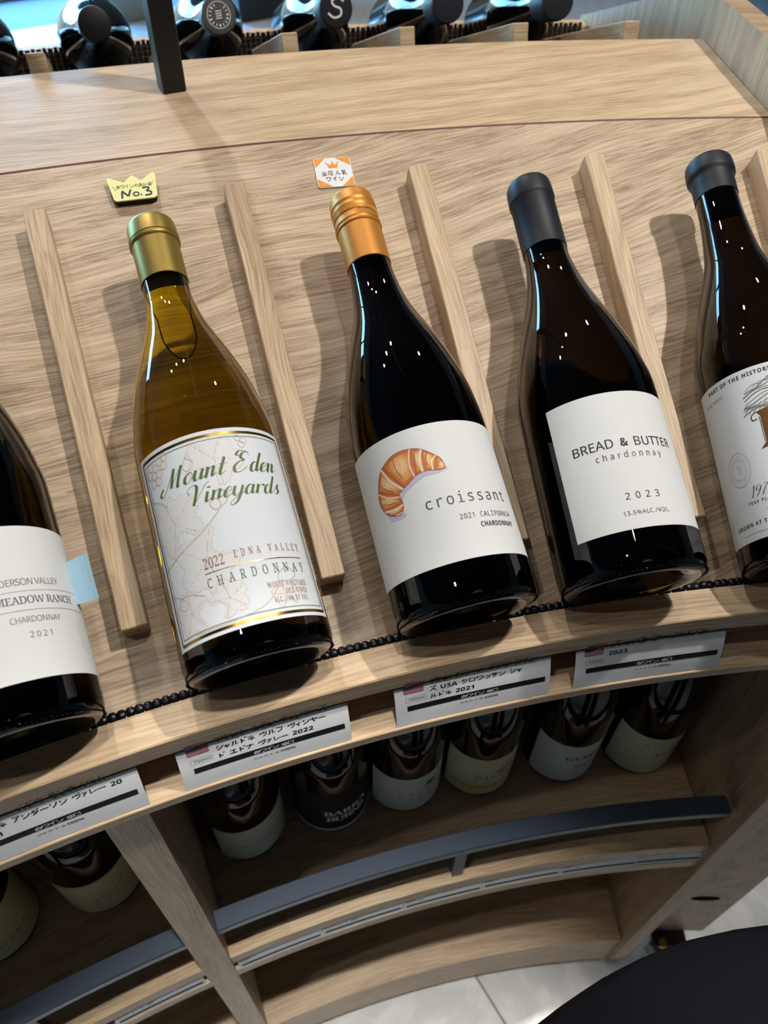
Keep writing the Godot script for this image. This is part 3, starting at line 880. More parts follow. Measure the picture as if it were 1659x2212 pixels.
	text(inks.grey, map, "36°42' NORTH", "sans", 2.2, Vector2(-68.0, 114.4), 0.8, 0.0, 0.0, 17.0)
	for i in 9:
		var a := Vector2(-40.0 + i * 0.4, 96.5 + i * 1.6)
		var pts := []
		for j in 7: pts.append(a + Vector2(j * 5.0, 1.4 * sin(j * 1.1 + i) + j * 0.9 + maxf(0.0, i - 5) * 0.4 * j))
		stroke(inks.grey, map, smooth_line(pts, 3), 0.45 if i % 2 else 0.7)
	for i in 10: stroke(inks.grey, map, [Vector2(-40 + i * 3.0, 96 + i * 0.5), Vector2(-36 + i * 3.6, 101 + i * 0.7)], 0.4)
	stroke(inks.grey, map, smooth_line([Vector2(-38, 108), Vector2(-30, 112), Vector2(-24, 116), Vector2(-18, 119), Vector2(-12, 114), Vector2(-4, 117), Vector2(8, 110)], 5), 0.9)
	for i in 4: stroke(inks.grey, map, smooth_line([Vector2(-36 + i * 4, 112 + i), Vector2(-31 + i * 5, 115 + i), Vector2(-26 + i * 6, 114 + i * 0.6)], 4), 0.35)
	# large bronze initial
	fill(inks.bronze, map, [Vector2(-33, 97), Vector2(-12, 101), Vector2(-12, 97.5), Vector2(-26, 95), Vector2(-24, 78), Vector2(-22, 75.5), Vector2(-35, 73), Vector2(-31, 77), Vector2(-31, 94)])
	fill(inks.bronze, map, [Vector2(-25, 86), Vector2(-10, 98), Vector2(-7, 98), Vector2(-19, 87), Vector2(-6, 76), Vector2(-12, 76)])
	stroke(inks.black, map, smooth_line([Vector2(-33, 97), Vector2(-36, 95), Vector2(-35.5, 92), Vector2(-33, 92.5)], 5), 0.6)
	stroke(inks.black, map, [Vector2(-31.6, 93.5), Vector2(-31.6, 77)], 0.35)
	stroke(inks.emboss, map, circle_line(Vector2(-51.5, 66), 8.2, 10.8, 40), 0.6)
	stroke(inks.emboss, map, circle_line(Vector2(-51.5, 66), 5.0, 6.8, 30), 0.4)
	for i in 22:
		var a := TAU * i / 22.0
		var c := Vector2(-51.5 + 6.6 * cos(a), 66 + 8.9 * sin(a))
		stroke(inks.emboss, map, [c - Vector2(cos(a), sin(a)) * 0.8, c + Vector2(cos(a + 0.6), sin(a)) * 0.8], 0.35)
	for q in [[[-53.5, 68], [-51, 69], [-50, 66], [-52.5, 64], [-50, 63]], [[-52, 66.5], [-49.5, 65.5]]]:
		var pts := []
		for p in q: pts.append(Vector2(p[0], p[1]))
		stroke(inks.emboss, map, pts, 0.5)
	script(inks.soft, map, "1973", 3.6, Vector2(-48.2, 46.0), 0.35, 0.2, 0.6, 14.0)
	text(inks.soft, map, "YEAR PLANTED", "bold", 1.9, Vector2(-50.5, 42.3), 0.9, 0.0, 0.0, 22.0)
	line(inks.soft, map, Vector2(-40, 37.5), Vector2(-10, 37.5), 0.2)
	text(inks.black, map, "GROWN AT THE CREST", "bold", 2.4, Vector2(-64.0, 29.6), 0.9, 0.0, 0.0, 40.0)
	line(inks.grey, map, Vector2(-60, 25.5), Vector2(10, 25.5), 0.2)
	commit_inks(inks, lb)

# a watercolour croissant: wedges between an outer and an inner edge, then seams, and its drawn shadow printed in violet
func croissant(parent: Node, low: Callable, mid: Callable, high: Callable):
	var outer := smooth_line([Vector2(-0.5, 80.9), Vector2(-2.0, 86.8), Vector2(-6.5, 91.2), Vector2(-11, 94.6), Vector2(-15.5, 96.4), Vector2(-21.8, 97.4), Vector2(-28.3, 96.6), Vector2(-35.6, 93.1), Vector2(-39.4, 89.3), Vector2(-42.3, 83.2), Vector2(-44.1, 77.4), Vector2(-43.4, 71.6), Vector2(-39.9, 66.4), Vector2(-34.5, 63.6), Vector2(-31.0, 63.2)], 8)
	var inner := smooth_line([Vector2(-0.5, 80.9), Vector2(-4.5, 80.4), Vector2(-8.0, 81.2), Vector2(-11.5, 81.7), Vector2(-16, 81.2), Vector2(-19.5, 79.6), Vector2(-22.5, 77.8), Vector2(-25, 76.6), Vector2(-27.0, 75.6), Vector2(-29.3, 74.6), Vector2(-29.4, 72.5), Vector2(-28.6, 70.0), Vector2(-28.6, 67.5), Vector2(-29.2, 65.0), Vector2(-31.0, 63.2)], 8)
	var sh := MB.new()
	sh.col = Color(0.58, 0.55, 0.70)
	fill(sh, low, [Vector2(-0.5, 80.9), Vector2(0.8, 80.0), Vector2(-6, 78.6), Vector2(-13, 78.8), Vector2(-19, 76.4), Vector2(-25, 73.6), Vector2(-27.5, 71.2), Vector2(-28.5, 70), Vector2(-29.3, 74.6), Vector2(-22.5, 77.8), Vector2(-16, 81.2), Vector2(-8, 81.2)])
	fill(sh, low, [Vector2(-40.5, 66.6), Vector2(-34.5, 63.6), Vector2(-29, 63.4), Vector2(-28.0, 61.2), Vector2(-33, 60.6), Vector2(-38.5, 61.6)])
	var mb := MB.new()
	mb.col = Color.WHITE
	var n := outer.size()
	var cuts := [0, 12, 24, 34, 58, 76, 92, 104, n - 1]
	var rng := RandomNumberGenerator.new()
	rng.seed = 8
	var ramp := [Color(0.30, 0.07, 0.03), Color(0.55, 0.14, 0.045), Color(0.70, 0.24, 0.07), Color(0.82, 0.38, 0.12), Color(0.92, 0.64, 0.34), Color(0.76, 0.32, 0.10), Color(0.56, 0.18, 0.06)]
	for c in cuts.size() - 1:
		var i0: int = cuts[c]
		var i1: int = cuts[c + 1]
		for i in range(i0, i1):
			var f := float(i - i0) / maxf(1, i1 - i0)
			var rows := 9
			for w in rows:
				var w0 := float(w) / rows
				var w1 := float(w + 1) / rows
				# wedge edges lean across the roll
				var k0 := clampi(i, 0, n - 1)
				var k1 := clampi(i + 1, 0, n - 1)
				var across := absf(w0 + 0.5 / rows - 0.42) / 0.58
				var tone := 1.3 + 3.1 * maxf(0.0, sin(PI * clampf(f * 1.1 + 0.02, 0.0, 1.0))) * (1.0 - across * 0.75) + rng.randf_range(-0.35, 0.35)
				if f > 0.84: tone = 0.5 + 0.6 * (1.0 - across)
				if w == rows - 1 or w == 0: tone = minf(tone, 1.4)
				var a := clampf(tone, 0.0, 5.99)
				mb.col = ramp[int(a)].lerp(ramp[int(a) + 1], a - int(a))
				flat_tri(mb, mid, outer[k0].lerp(inner[k0], w0), outer[k1].lerp(inner[k1], w0), outer[k1].lerp(inner[k1], w1))
				flat_tri(mb, mid, outer[k0].lerp(inner[k0], w0), outer[k1].lerp(inner[k1], w1), outer[k0].lerp(inner[k0], w1))
	obj("violet_shadow_print", sh, M.vertex, parent)
	obj("croissant_print", mb, M.vertex, parent)
	var ln := MB.new()
	for c in range(1, cuts.size() - 1):
		var i: int = cuts[c]
		var j := clampi(i + 3, 0, n - 1)
		var p: Vector2 = outer[i]
		var q: Vector2 = inner[j]
		var bow: Vector2 = (p + q) / 2 + (outer[mini(i + 4, n - 1)] - outer[i]) * 0.5
		stroke(ln, high, smooth_line([p, bow, q], 6), 0.8 if c % 2 else 1.3)
	obj("seam_print", ln, mat(Color(0.95, 0.88, 0.78), 0.6), parent)
	var dk := MB.new()
	for c in range(0, cuts.size() - 1):
		for q in 1:
			var i := int(lerpf(cuts[c], cuts[c + 1], 0.62))
			var p: Vector2 = outer[i].lerp(inner[i], 0.06)
			var e: Vector2 = outer[mini(i + 2, n - 1)].lerp(inner[mini(i + 2, n - 1)], 0.75)
			stroke(dk, high, smooth_line([p, (p + e) / 2 + (outer[mini(i + 4, n - 1)] - outer[i]) * 0.25, e], 5), 0.28)
	stroke(dk, high, outer, 0.3)
	stroke(dk, high, inner, 0.22)
	obj("outline_print", dk, mat(Color(0.50, 0.22, 0.12), 0.6), parent)

# ---------------------------------------------------------------- the stand
const SHELF := -0.82
const BASE := -1.20
const LEFT := -50.0
func plane_x(z: float) -> float: return 0.351 + (z + 0.278) * (0.049 / 0.573)     # inner face of the right end panel
# the angle at which the right end panel is met on radius r
func right_end(r: float) -> float:
	var d := -4.0
	for i in 12:
		var p := rp(r, d, 0)
		d += rad_to_deg((plane_x(p.z) - 0.0008 - p.x) / r)
	return d
func strip_profile(r0: float, h0: float, r1: float, h1: float, th: float) -> Array:
	var d := Vector2(r1 - r0, h1 - h0).normalized()
	var nn := Vector2(d.y, -d.x) * th
	return [Vector2(r0, h0), Vector2(r1, h1), Vector2(r1, h1) + nn, Vector2(r0, h0) + nn]
# a sheet of the stand that ends on the right panel: rings of quads between inner and outer edge, each clipped by its own end angle
func sheet(mb: MB, prof: Array, n := 60, along := false, left := LEFT, rim := true):
	var acc := 0.0
	for i in prof.size():
		var p: Vector2 = prof[i]
		var q: Vector2 = prof[(i + 1) % prof.size()]
		var pn := Vector2(q.y - p.y, p.x - q.x).normalized()
		if Geometry2D.is_point_in_polygon((p + q) / 2 + pn * 1e-4, PackedVector2Array(prof)): pn = -pn
		var ep := right_end(p.x)
		var eq := right_end(q.x)
		var len := p.distance_to(q)
		for k in n:
			var a0 := lerpf(left, ep, float(k) / n)
			var a1 := lerpf(left, ep, float(k + 1) / n)
			var b0 := lerpf(left, eq, float(k) / n)
			var b1 := lerpf(left, eq, float(k + 1) / n)
			var o0 := out_dir(a0) * pn.x + Vector3(0, pn.y, 0)
			var o1 := out_dir(a1) * pn.x + Vector3(0, pn.y, 0)
			var A := rp(p.x, a0, p.y)
			var B := rp(p.x, a1, p.y)
			var C := rp(q.x, b1, q.y)
			var D := rp(q.x, b0, q.y)
			if along:
				var f := R0 / 0.9
				var y0 := acc / 0.45
				var y1 := (acc + len) / 0.45
				mb.trin(A, B, C, o0, o1, o1, Vector2(deg_to_rad(a0) * f, y0) + mb.off, Vector2(deg_to_rad(a1) * f, y0) + mb.off, Vector2(deg_to_rad(b1) * f, y1) + mb.off)
				mb.trin(A, C, D, o0, o1, o0, Vector2(deg_to_rad(a0) * f, y0) + mb.off, Vector2(deg_to_rad(b1) * f, y1) + mb.off, Vector2(deg_to_rad(b0) * f, y1) + mb.off)
			else:
				var flat := absf(pn.y) > 0.6
				var ua := mb.plan(A) if flat else mb.auv(A, o0)
				var ub := mb.plan(B) if flat else mb.auv(B, o0)
				var uc := mb.plan(C) if flat else mb.auv(C, o0)
				var ud := mb.plan(D) if flat else mb.auv(D, o0)
				mb.trin(A, B, C, o0, o1, o1, ua, ub, uc)
				mb.trin(A, C, D, o0, o1, o0, ua, uc, ud)
		acc += len
	var idx := Geometry2D.triangulate_polygon(PackedVector2Array(prof))
	for k in range(0, idx.size(), 3):
		mb.tri(rp(prof[idx[k]].x, left, prof[idx[k]].y), rp(prof[idx[k + 1]].x, left, prof[idx[k + 1]].y), rp(prof[idx[k + 2]].x, left, prof[idx[k + 2]].y), -tangent(left))
		mb.tri(rp(prof[idx[k]].x, right_end(prof[idx[k]].x), prof[idx[k]].y), rp(prof[idx[k + 1]].x, right_end(prof[idx[k + 1]].x), prof[idx[k + 1]].y), rp(prof[idx[k + 2]].x, right_end(prof[idx[k + 2]].x), prof[idx[k + 2]].y), Vector3.RIGHT)
func back_h(r: float) -> float: return -0.2425 - (r - 2.085) * tan(BACK)
func build_stand():
	var t := thing("display_stand", "curved oak display stand with sloped top, shelves below and black post", "display stand")
	var mb := MB.new()
	var a := Vector2(RL, H0 - DL)
	mb.grain = Vector3(0.91, 0, -0.415).normalized()
	mb.off = Vector2(0.27, 0)
	sheet(mb, strip_profile(a.x, a.y, RED.x - 0.0008, RED.y - 0.0004, 0.015), 60)
	obj("slope_panel", mb, M.slope, t)
	mb = MB.new()
	mb.off = Vector2(0.31, 0.27)
	mb.grain = Vector3(0.93, 0, -0.37).normalized()
	sheet(mb, [Vector2(RED.x + 0.0008, RED.y), Vector2(RIDGE.x, RIDGE.y), Vector2(RIDGE.x, RIDGE.y - 0.018), Vector2(RED.x + 0.0008, RED.y - 0.018)], 60)
	obj("top_deck", mb, M.deck, t)
	mb = MB.new()
	sheet(mb, [Vector2(RED.x - 0.0011, RED.y - 0.0008), Vector2(RED.x + 0.0011, RED.y + 0.0004), Vector2(RED.x + 0.0011, RED.y - 0.012), Vector2(RED.x - 0.0011, RED.y - 0.012)], 60)
	obj("joint_strip", mb, M.red, t).set_meta("label", "thin dark red joint strip")
	# front lip, price rail and its ledge
	mb = MB.new()
	mb.off = Vector2(0.1, 0.62)
	sheet(mb, [Vector2(R0 + 0.0008, H0), Vector2(RL, H0), Vector2(RL, -0.4125), Vector2(RL - 0.004, -0.4125), Vector2(RL - 0.004, -0.3972), Vector2(R0 + 0.0006, -0.3972), Vector2(R0, -0.3964), Vector2(R0, H0 - 0.0008)], 80, true)
	obj("front_lip", mb, M.oak, t)
	mb = MB.new()
	mb.off = Vector2(0.4, 0.15)
	sheet(mb, [Vector2(R0 - 0.0085, -0.4310), Vector2(R0 + 0.0175, -0.4310), Vector2(R0 + 0.0175, -0.408), Vector2(RL + 0.004, -0.408), Vector2(RL + 0.004, -0.4385), Vector2(R0 - 0.009, -0.4385), Vector2(R0 - 0.009, -0.4315)], 80, true)
	obj("price_rail", mb, M.oak, t)
	# dividers, the end ones cut by the panel
	for d in [-26.2, -21.96, -17.74, -13.48, -9.17, -4.86]:
		var o := MeshInstance3D.new()
		var db := MB.new()
		db.off = Vector2(d * 0.37, d * 0.21)
		var x := slope_pt(0.2013, d, 0.00875)
		var f := slope_frame(d, 0.0, 0.0).basis
		db.grain = Vector3(0, 1, 0)
		db.box(Vector3.ZERO, Vector3(0.0148, 0.2995, 0.0175), Basis.IDENTITY, 0.0007)
		o = obj("divider", db, M.oak, t)
		o.transform = Transform3D(f, x)
	# black beads along the foot of the slope
	var bead := MB.new()
	var bp := []
	for i in 7:
		var b := -PI / 2 + PI * i / 6.0
		bp.append(Vector2(0.0031 * cos(b), 0.0019 * sin(b)))
	bead.lathe(bp, 9)
	var bm := bead.mesh()
	var rng := RandomNumberGenerator.new()
	rng.seed = 4
	var d := -28.0
	var k := 0
	while d < -4.3:
		var o := obj("bead", bm, M.bead, t)
		o.position = rp(RL + 0.0030 + (0.0006 if k % 2 else 0.0), d, H0 - (0.0006 if k % 2 == 0 else 0.0016))
		o.rotation = Vector3(rng.randf_range(-0.15, 0.15) + 0.25, -deg_to_rad(d), rng.randf_range(-0.15, 0.15))
		d += rad_to_deg(0.0048 / RL)
		k += 1
	# right end panel and the radial panel between the bays
	var side := [Vector2(1.503, -1.277), Vector2(1.503, -0.385), Vector2(1.5155, -0.352), Vector2(1.90, -0.206), Vector2(1.93, -0.2015), Vector2(2.10, -0.199), Vector2(2.257, -0.2486), Vector2(2.4528, -0.3135), Vector2(2.497, -0.328), Vector2(2.497, -1.277)]
	mb = MB.new()
	mb.grain = Vector3(0, 1, 0)
	var idx := Geometry2D.triangulate_polygon(PackedVector2Array(side))
	var out := Vector3(1, 0, -0.0855).normalized()
	var put := func(p: Vector2, off: float) -> Vector3:
		var z := CZ - sqrt(maxf(0.0, p.x * p.x - 0.0121))
		return Vector3(plane_x(z), p.y + EYE, z) + out * off
	for i in range(0, idx.size(), 3):
		for e in [0.0, 0.022]: mb.tri(put.call(side[idx[i]], e), put.call(side[idx[i + 1]], e), put.call(side[idx[i + 2]], e), out * (e - 0.011))
	for i in side.size():
		var p: Vector2 = side[i]
		var q: Vector2 = side[(i + 1) % side.size()]
		var pn := Vector2(q.y - p.y, p.x - q.x).normalized()
		if Geometry2D.is_point_in_polygon((p + q) / 2 + pn * 1e-3, PackedVector2Array(side)): pn = -pn
		mb.quad(put.call(p, 0.0), put.call(q, 0.0), put.call(q, 0.022), put.call(p, 0.022), Vector3(0, pn.y, -pn.x))
	obj("end_panel", mb, M.panel, t)
	mb = MB.new()
	mb.grain = Vector3(0, 1, 0)
	mb.off = Vector2(0.2, 0.4)
	sweep(mb, [Vector2(R0 - 0.0022, -1.277), Vector2(R0 - 0.0022, -0.4388), Vector2(1.86, -0.4388), Vector2(1.86, -1.277)], -23.745, -22.78, 2)
	obj("bay_panel", mb, M.oak, t)
	mb = MB.new()
	mb.grain = Vector3(0, 1, 0)
	sweep(mb, [Vector2(R0, -1.277), Vector2(R0, -0.42), Vector2(1.9, -0.262), Vector2(2.08, -0.26), Vector2(2.48, -0.43), Vector2(2.48, -1.277)], LEFT - 1.0, LEFT - 0.02, 2)
	obj("added_end_panel", mb, M.oak, t)  # unseen panel, added to keep window light from leaking into the bays
	# shelf, its card strip and ledge, guard rail; base shelf; back board; rear slope
	mb = MB.new()
	mb.off = Vector2(0.6, 0.8)
	sheet(mb, [Vector2(R0 + 0.001, SHELF), Vector2(1.86, SHELF), Vector2(1.86, -0.8411), Vector2(R0 + 0.001, -0.8411)], 60, true)
	obj("shelf", mb, M.oak, t)
	mb = MB.new()
	sheet(mb, [Vector2(R0 - 0.0015, -0.8605), Vector2(R0 + 0.0095, -0.8605), Vector2(R0 + 0.0095, -0.8411), Vector2(R0 + 0.03, -0.8411), Vector2(R0 + 0.03, -0.8780), Vector2(R0 - 0.0015, -0.8780)], 60, true)
	obj("shelf_card_rail", mb, M.oak, t)
	mb = MB.new()
	mb.off = Vector2(0.15, 0.35)
	sheet(mb, [Vector2(R0 + 0.001, BASE), Vector2(1.86, BASE), Vector2(1.86, -1.225), Vector2(R0 + 0.02, -1.225), Vector2(R0 + 0.02, -1.312), Vector2(R0 + 0.001, -1.312)], 60, true)
	obj("base_shelf", mb, M.oak, t)
	mb = MB.new()
	mb.grain = Vector3(0, 1, 0)
	sheet(mb, [Vector2(1.86, -1.277), Vector2(1.876, -1.277), Vector2(1.876, -0.29), Vector2(1.86, -0.29)], 40)
	obj("back_board", mb, M.panel, t)
	for e in [[-41.0, -23.76], [-22.76, -4.0]]:
		mb = MB.new()
		var d1: float = minf(e[1], right_end(1.52))
		sweep(mb, [Vector2(1.5150, -0.7390), Vector2(1.5310, -0.7390), Vector2(1.5318, -0.7398), Vector2(1.5318, -0.7485), Vector2(1.5138, -0.7485), Vector2(1.5138, -0.7402)], e[0], d1, 50)
		var rail := obj("guard_rail", mb, M.rail, t)
		for sd in [-14.0, -29.0]:
			if sd < e[0] or sd > d1: continue
			var s := MB.new()
			sweep(s, [Vector2(1.5165, SHELF), Vector2(1.5255, SHELF), Vector2(1.5285, -0.7485), Vector2(1.5195, -0.7485)], sd - 0.22, sd + 0.22, 2)
			obj("strut", s, M.rail, rail)
	mb = MB.new()
	sheet(mb, [Vector2(2.4535, back_h(2.4535)), Vector2(2.4535, -0.3285), Vector2(2.4825, -0.3285), Vector2(2.4825, -0.42), Vector2(2.4535, -0.42)], 60, true)
	obj("rear_lip", mb, M.oak, t)
	mb = MB.new()
	sheet(mb, [Vector2(2.0805, -0.244), Vector2(2.4535, back_h(2.4535) - 0.003), Vector2(2.4535, back_h(2.4535) - 0.015), Vector2(2.0805, -0.259)], 60)
	obj("rear_slope", mb, M.oak, t)
	mb = MB.new()
	mb.grain = Vector3(0, 1, 0)
	sheet(mb, [Vector2(2.47, -1.277), Vector2(2.482, -1.277), Vector2(2.482, -0.42), Vector2(2.47, -0.42)], 40)
	obj("rear_board", mb, M.panel, t)
	weave(t)
	for dd in [-24.4, -21.3, -18.22, -15.16, -12.08, -9.0, -5.95]:
		var db := MB.new()
		db.grain = Vector3(0, 1, 0)
		db.off = Vector2(dd * 0.31, dd * 0.17)
		db.box(Vector3.ZERO, Vector3(0.0152, 0.30, 0.019), Basis.IDENTITY, 0.0008)
		var o := obj("divider", db, M.oak, t)
		var y := (out_dir(dd) * cos(BACK) + Vector3(0, -sin(BACK), 0)).normalized()
		var x := tangent(dd)
		var rr := 2.097 + 0.15 * cos(BACK)
		o.transform = Transform3D(Basis(x, y, x.cross(y)), rp(rr, dd, back_h(rr) + 0.0106))
	# post, standing on the deck
	mb = MB.new()
	var px := Vector3(0.884, 0, -0.468).normalized()
	var pb := Basis(px, Vector3.UP, px.cross(Vector3.UP))
	var pc := Vector3(-0.1874, EYE - 0.2400, -0.6953)
	mb.box(pc + Vector3(0, 0.425, 0), Vector3(0.0195, 0.85, 0.0195), pb, 0.0008)
	obj("post", mb, M.black_metal, t)
	mb = MB.new()
	for i in 3: mb.box(pc + pb * Vector3(-0.0099, 0.115 + 0.05 * i, 0.003), Vector3(0.0006, 0.006, 0.0025), pb)
	obj("post_slot", mb, M.bead, t)
	# board set back beyond the end panel, with a hand hole, and the caster under it
	var brd := CSGBox3D.new()
	brd.name = "recessed_board"
	brd.size = Vector3(0.125, 0.92, 0.018)
	brd.material = M.panel
	t.add_child(brd)
	brd.position = Vector3(0.4325, 0.065 + 0.46, -0.3265)
	var hole := CSGCylinder3D.new()
	hole.name = "hand_hole"
	hole.operation = CSGShape3D.OPERATION_SUBTRACTION
	hole.radius = 0.0125; hole.height = 0.05; hole.sides = 24
	hole.rotation_degrees = Vector3(90, 0, 0)
	hole.material = M.dark_wood
	brd.add_child(hole)
	hole.position = Vector3(0.0155, 0.224 - 0.525, 0)
	hole.scale = Vector3(1.6, 1, 0.85)
	for cc in [Vector3(0.432, 0, -0.300), Vector3(-0.25, 0, -0.55)]:
		var cr := Node3D.new()
		cr.name = "caster"
		t.add_child(cr, true)
		cr.position = cc
		mb = MB.new()
		mb.lathe([Vector2(0.006, -0.009), Vector2(0.0185, -0.009), Vector2(0.0225, -0.006), Vector2(0.0235, 0), Vector2(0.0225, 0.006), Vector2(0.0185, 0.009), Vector2(0.006, 0.009)], 28)
		mb.xform(Transform3D(Basis(Vector3.BACK, PI / 2).rotated(Vector3.UP, 0.5), Vector3(0, 0.0235, 0)))
		obj("wheel", mb, M.rubber_grey, cr)
		mb = MB.new()
		for sg in [-1, 1]: mb.box(Vector3(0.0115 * sg * cos(0.5), 0.034, -0.0115 * sg * sin(0.5)), Vector3(0.0025, 0.034, 0.022), Basis(Vector3.UP, 0.5), 0.0006)
		mb.box(Vector3(0, 0.0505, 0), Vector3(0.027, 0.003, 0.024), Basis(Vector3.UP, 0.5), 0.0006)
		obj("fork", mb, M.steel, cr)
		mb = MB.new()
		mb.lathe([Vector2(0, 0.0515), Vector2(0.009, 0.0515), Vector2(0.0075, 0.057), Vector2(0.006, 0.066), Vector2(0, 0.066)], 16)
		obj("stem", mb, M.brass, cr)
	mb = MB.new()
	mb.box(Vector3(0.443, 0.0605, -0.313), Vector3(0.05, 0.009, 0.035), Basis.IDENTITY, 0.001)
	obj("caster_plate", mb, M.dark_wood, t)
# dark woven mat on the rear slope and the inside of the rear lip: crossing strands that rise and dip
func weave(t: Node):
	var mb := MB.new()
	var pitch := 0.0062
	var r := 2.088
	var row := 0
	while r < 2.4535 + 0.042:
		var on_lip := r > 2.4500
		var d := -26.0
		var k := 0
		var step := rad_to_deg(pitch / 2.25)
		while d < -4.4:
			var over := (row + k) % 2 == 0
			var p: Vector3
			var nn: Vector3
			var ax: Vector3
			if on_lip:
				var up := r - 2.4500
				p = rp(2.4518, d, back_h(2.45) + up)
				nn = -out_dir(d); ax = Vector3.UP
			else:
				p = rp(r, d, back_h(r))
				ax = (out_dir(d) * cos(BACK) - Vector3(0, sin(BACK), 0))
				nn = (out_dir(d) * sin(BACK) + Vector3(0, cos(BACK), 0))
			var tt := tangent(d)
			if d < right_end(2.3) - 0.15:
				# one small pillow for each crossing, long along the strand that is on top
				var lx := (0.52 if over else 0.40) * pitch
				var ly := (0.40 if over else 0.52) * pitch
				var hi := 0.0009 if over else 0.0006
				var c := p + nn * hi
				var q := [p - tt * lx - ax * ly, p + tt * lx - ax * ly, p + tt * lx + ax * ly, p - tt * lx + ax * ly]
				for i in 4: mb.tri(q[i], q[(i + 1) % 4], c, nn)
			d += step; k += 1
		r += pitch; row += 1
	var o := obj("woven_mat", mb, M.woven, t)
	o.set_meta("kind", "stuff")
	o.set_meta("label", "dark brown woven mat")

# ---------------------------------------------------------------- price cards
# a bowed card in the rail: x mm from its left end, y = height below the eye in mm
func card_map(deg: float, lift: float) -> Callable:
	return func(p: Vector2) -> Array:
		var d := (-397.2 - p.y) / 1000.0
		var h := p.y / 1000.0
		var r := R0 - lift
		var slant := 0.0
		if d > 0.0:
			d = 0.0046 + 0.594 * d          # the top is tucked away under the lip
			h = -0.3972 - d
			var f := d / 0.0333
			r = R0 + 0.004 - 0.345 * d - 0.0016 * sin(PI * f) - lift
			slant = 0.345 + 0.0016 * PI / 0.0333 * cos(PI * f)
		var a := deg + rad_to_deg(p.x / 1000.0 / R0)
		return [rp(r, a, h), (-out_dir(a) + Vector3(0, slant, 0)).normalized()]
func price_card(deg: float, lines: Array, year_at: float, label: String):
	var t := thing("price_card", label, "price card", Transform3D.IDENTITY, "price cards in the top rail")
	var width := 98.8
	var mb := MB.new()
	var base := card_map(deg, 0.0)
	var nx := 16
	var ny := 14
	for i in nx:
		for j in ny:
			var q := []
			for e in [[0, 0], [1, 0], [1, 1], [0, 1]]: q.append(base.call(Vector2(width * (i + e[0]) / nx, lerpf(-445.6, -397.3, float(j + e[1]) / ny))))
			for tri in [[0, 1, 2], [0, 2, 3]]:
				var a: Array = q[tri[0]]
				var b: Array = q[tri[1]]
				var c: Array = q[tri[2]]
				mb.trin(a[0], b[0], c[0], a[1], b[1], c[1])
				mb.trin(a[0] - a[1] * 0.0003, b[0] - b[1] * 0.0003, c[0] - c[1] * 0.0003, -a[1], -b[1], -c[1])
	obj("paper", mb, M.card, t)
	var inks := new_inks()
	var map := card_map(deg, 0.00025)
	var map2 := card_map(deg, 0.00045)
	flag(inks, map, 5.8, -404.2, 12.0, 9.8)
	for e in [[6.5, -414.3, 18.8, -414.3], [6.5, -408.9, 18.8, -408.9], [6.5, -414.3, 6.5, -408.9], [18.8, -414.3, 18.8, -408.9]]: line(inks.grey, map, Vector2(e[0], e[1]), Vector2(e[2], e[3]), 0.2)
	text(inks.soft, map, "750ml", "sans", 2.9, Vector2(8.0, -413.0), 0.88)
	var y := -398.2
	for s in lines:
		kana(inks.black, map, s, 5.1, Vector2(21.2, y), 4.75, 0.78)
		y -= 8.55
	rect(inks.black, map, 7.2, -425.4, 95.5, -419.0)
	kana(inks.white, map2, "白ワイン 辛口", 4.6, Vector2(40.5, -424.6), 3.7, 0.5)
	kana(inks.soft, map, "シャルドネ100%", 3.3, Vector2(40.0, -432.2), 3.3, 0.35)
	commit_inks(inks, t)
func shelf_card(deg: float, n: int, label: String, with_text: bool):
	var t := thing("shelf_card", label, "price card", Transform3D.IDENTITY, "price cards in the shelf rail")
	var r := R0 - 0.0012 + (0.0004 if n % 2 else 0.0)
	var width := 84.6 if n != 5 else 78.0
	var mk := func(lift: float) -> Callable:
		return func(p: Vector2) -> Array:
			var a := deg + rad_to_deg(p.x / 1000.0 / r)
			return [rp(r - lift + 0.0040 * (860.0 + p.y) / 18.9, a, p.y / 1000.0), (-out_dir(a) + Vector3(0, 0.21, 0)).normalized()]
	var mb := MB.new()
	var m0: Callable = mk.call(0.0)
	var m1: Callable = mk.call(-0.0003)
	for i in 12:
		var x0 := width * i / 12.0
		var x1 := width * (i + 1) / 12.0
		for f in [[m0, 1.0], [m1, -1.0]]:
			var q := []
			for e in [Vector2(x0, -860.3), Vector2(x1, -860.3), Vector2(x1, -841.2), Vector2(x0, -841.2)]: q.append(f[0].call(e))
			mb.quad(q[0][0], q[1][0], q[2][0], q[3][0], q[0][1] * f[1])
	obj("paper", mb, M.card, t)
	var inks := new_inks()
	var map: Callable = mk.call(0.0003)
	flag(inks, map, 2.0, -847.2, 11.0, 6.5)
	text(inks.grey, map, "750ml", "sans", 1.5, Vector2(3.0, -850.6), 1.5)
	rect(inks.black, map, 3.0, -856.4, width - 2.0, -853.4)
	if with_text:
		kana(inks.soft, map, ["シャルドネ ワイン", "ソノマ コースト シャ", "ナパ ヴァレー シャルドネ", "ルシアン", "シャルドネ", "ステラ マリア シャルド"][n % 6], 2.4, Vector2(15.5, -846.6), 4.2, 0.42)
		kana(inks.soft, map, ["2021", "ルドネ 2020", "2020", "2021", "2022", "ネ シャルドネ 2021"][n % 6], 2.4, Vector2(15.5, -850.2), 4.2, 0.42)
	else:
		kana(inks.soft, map, "21", 2.4, Vector2(15.5, -847.5), 4.2, 0.42)
	commit_inks(inks, t)

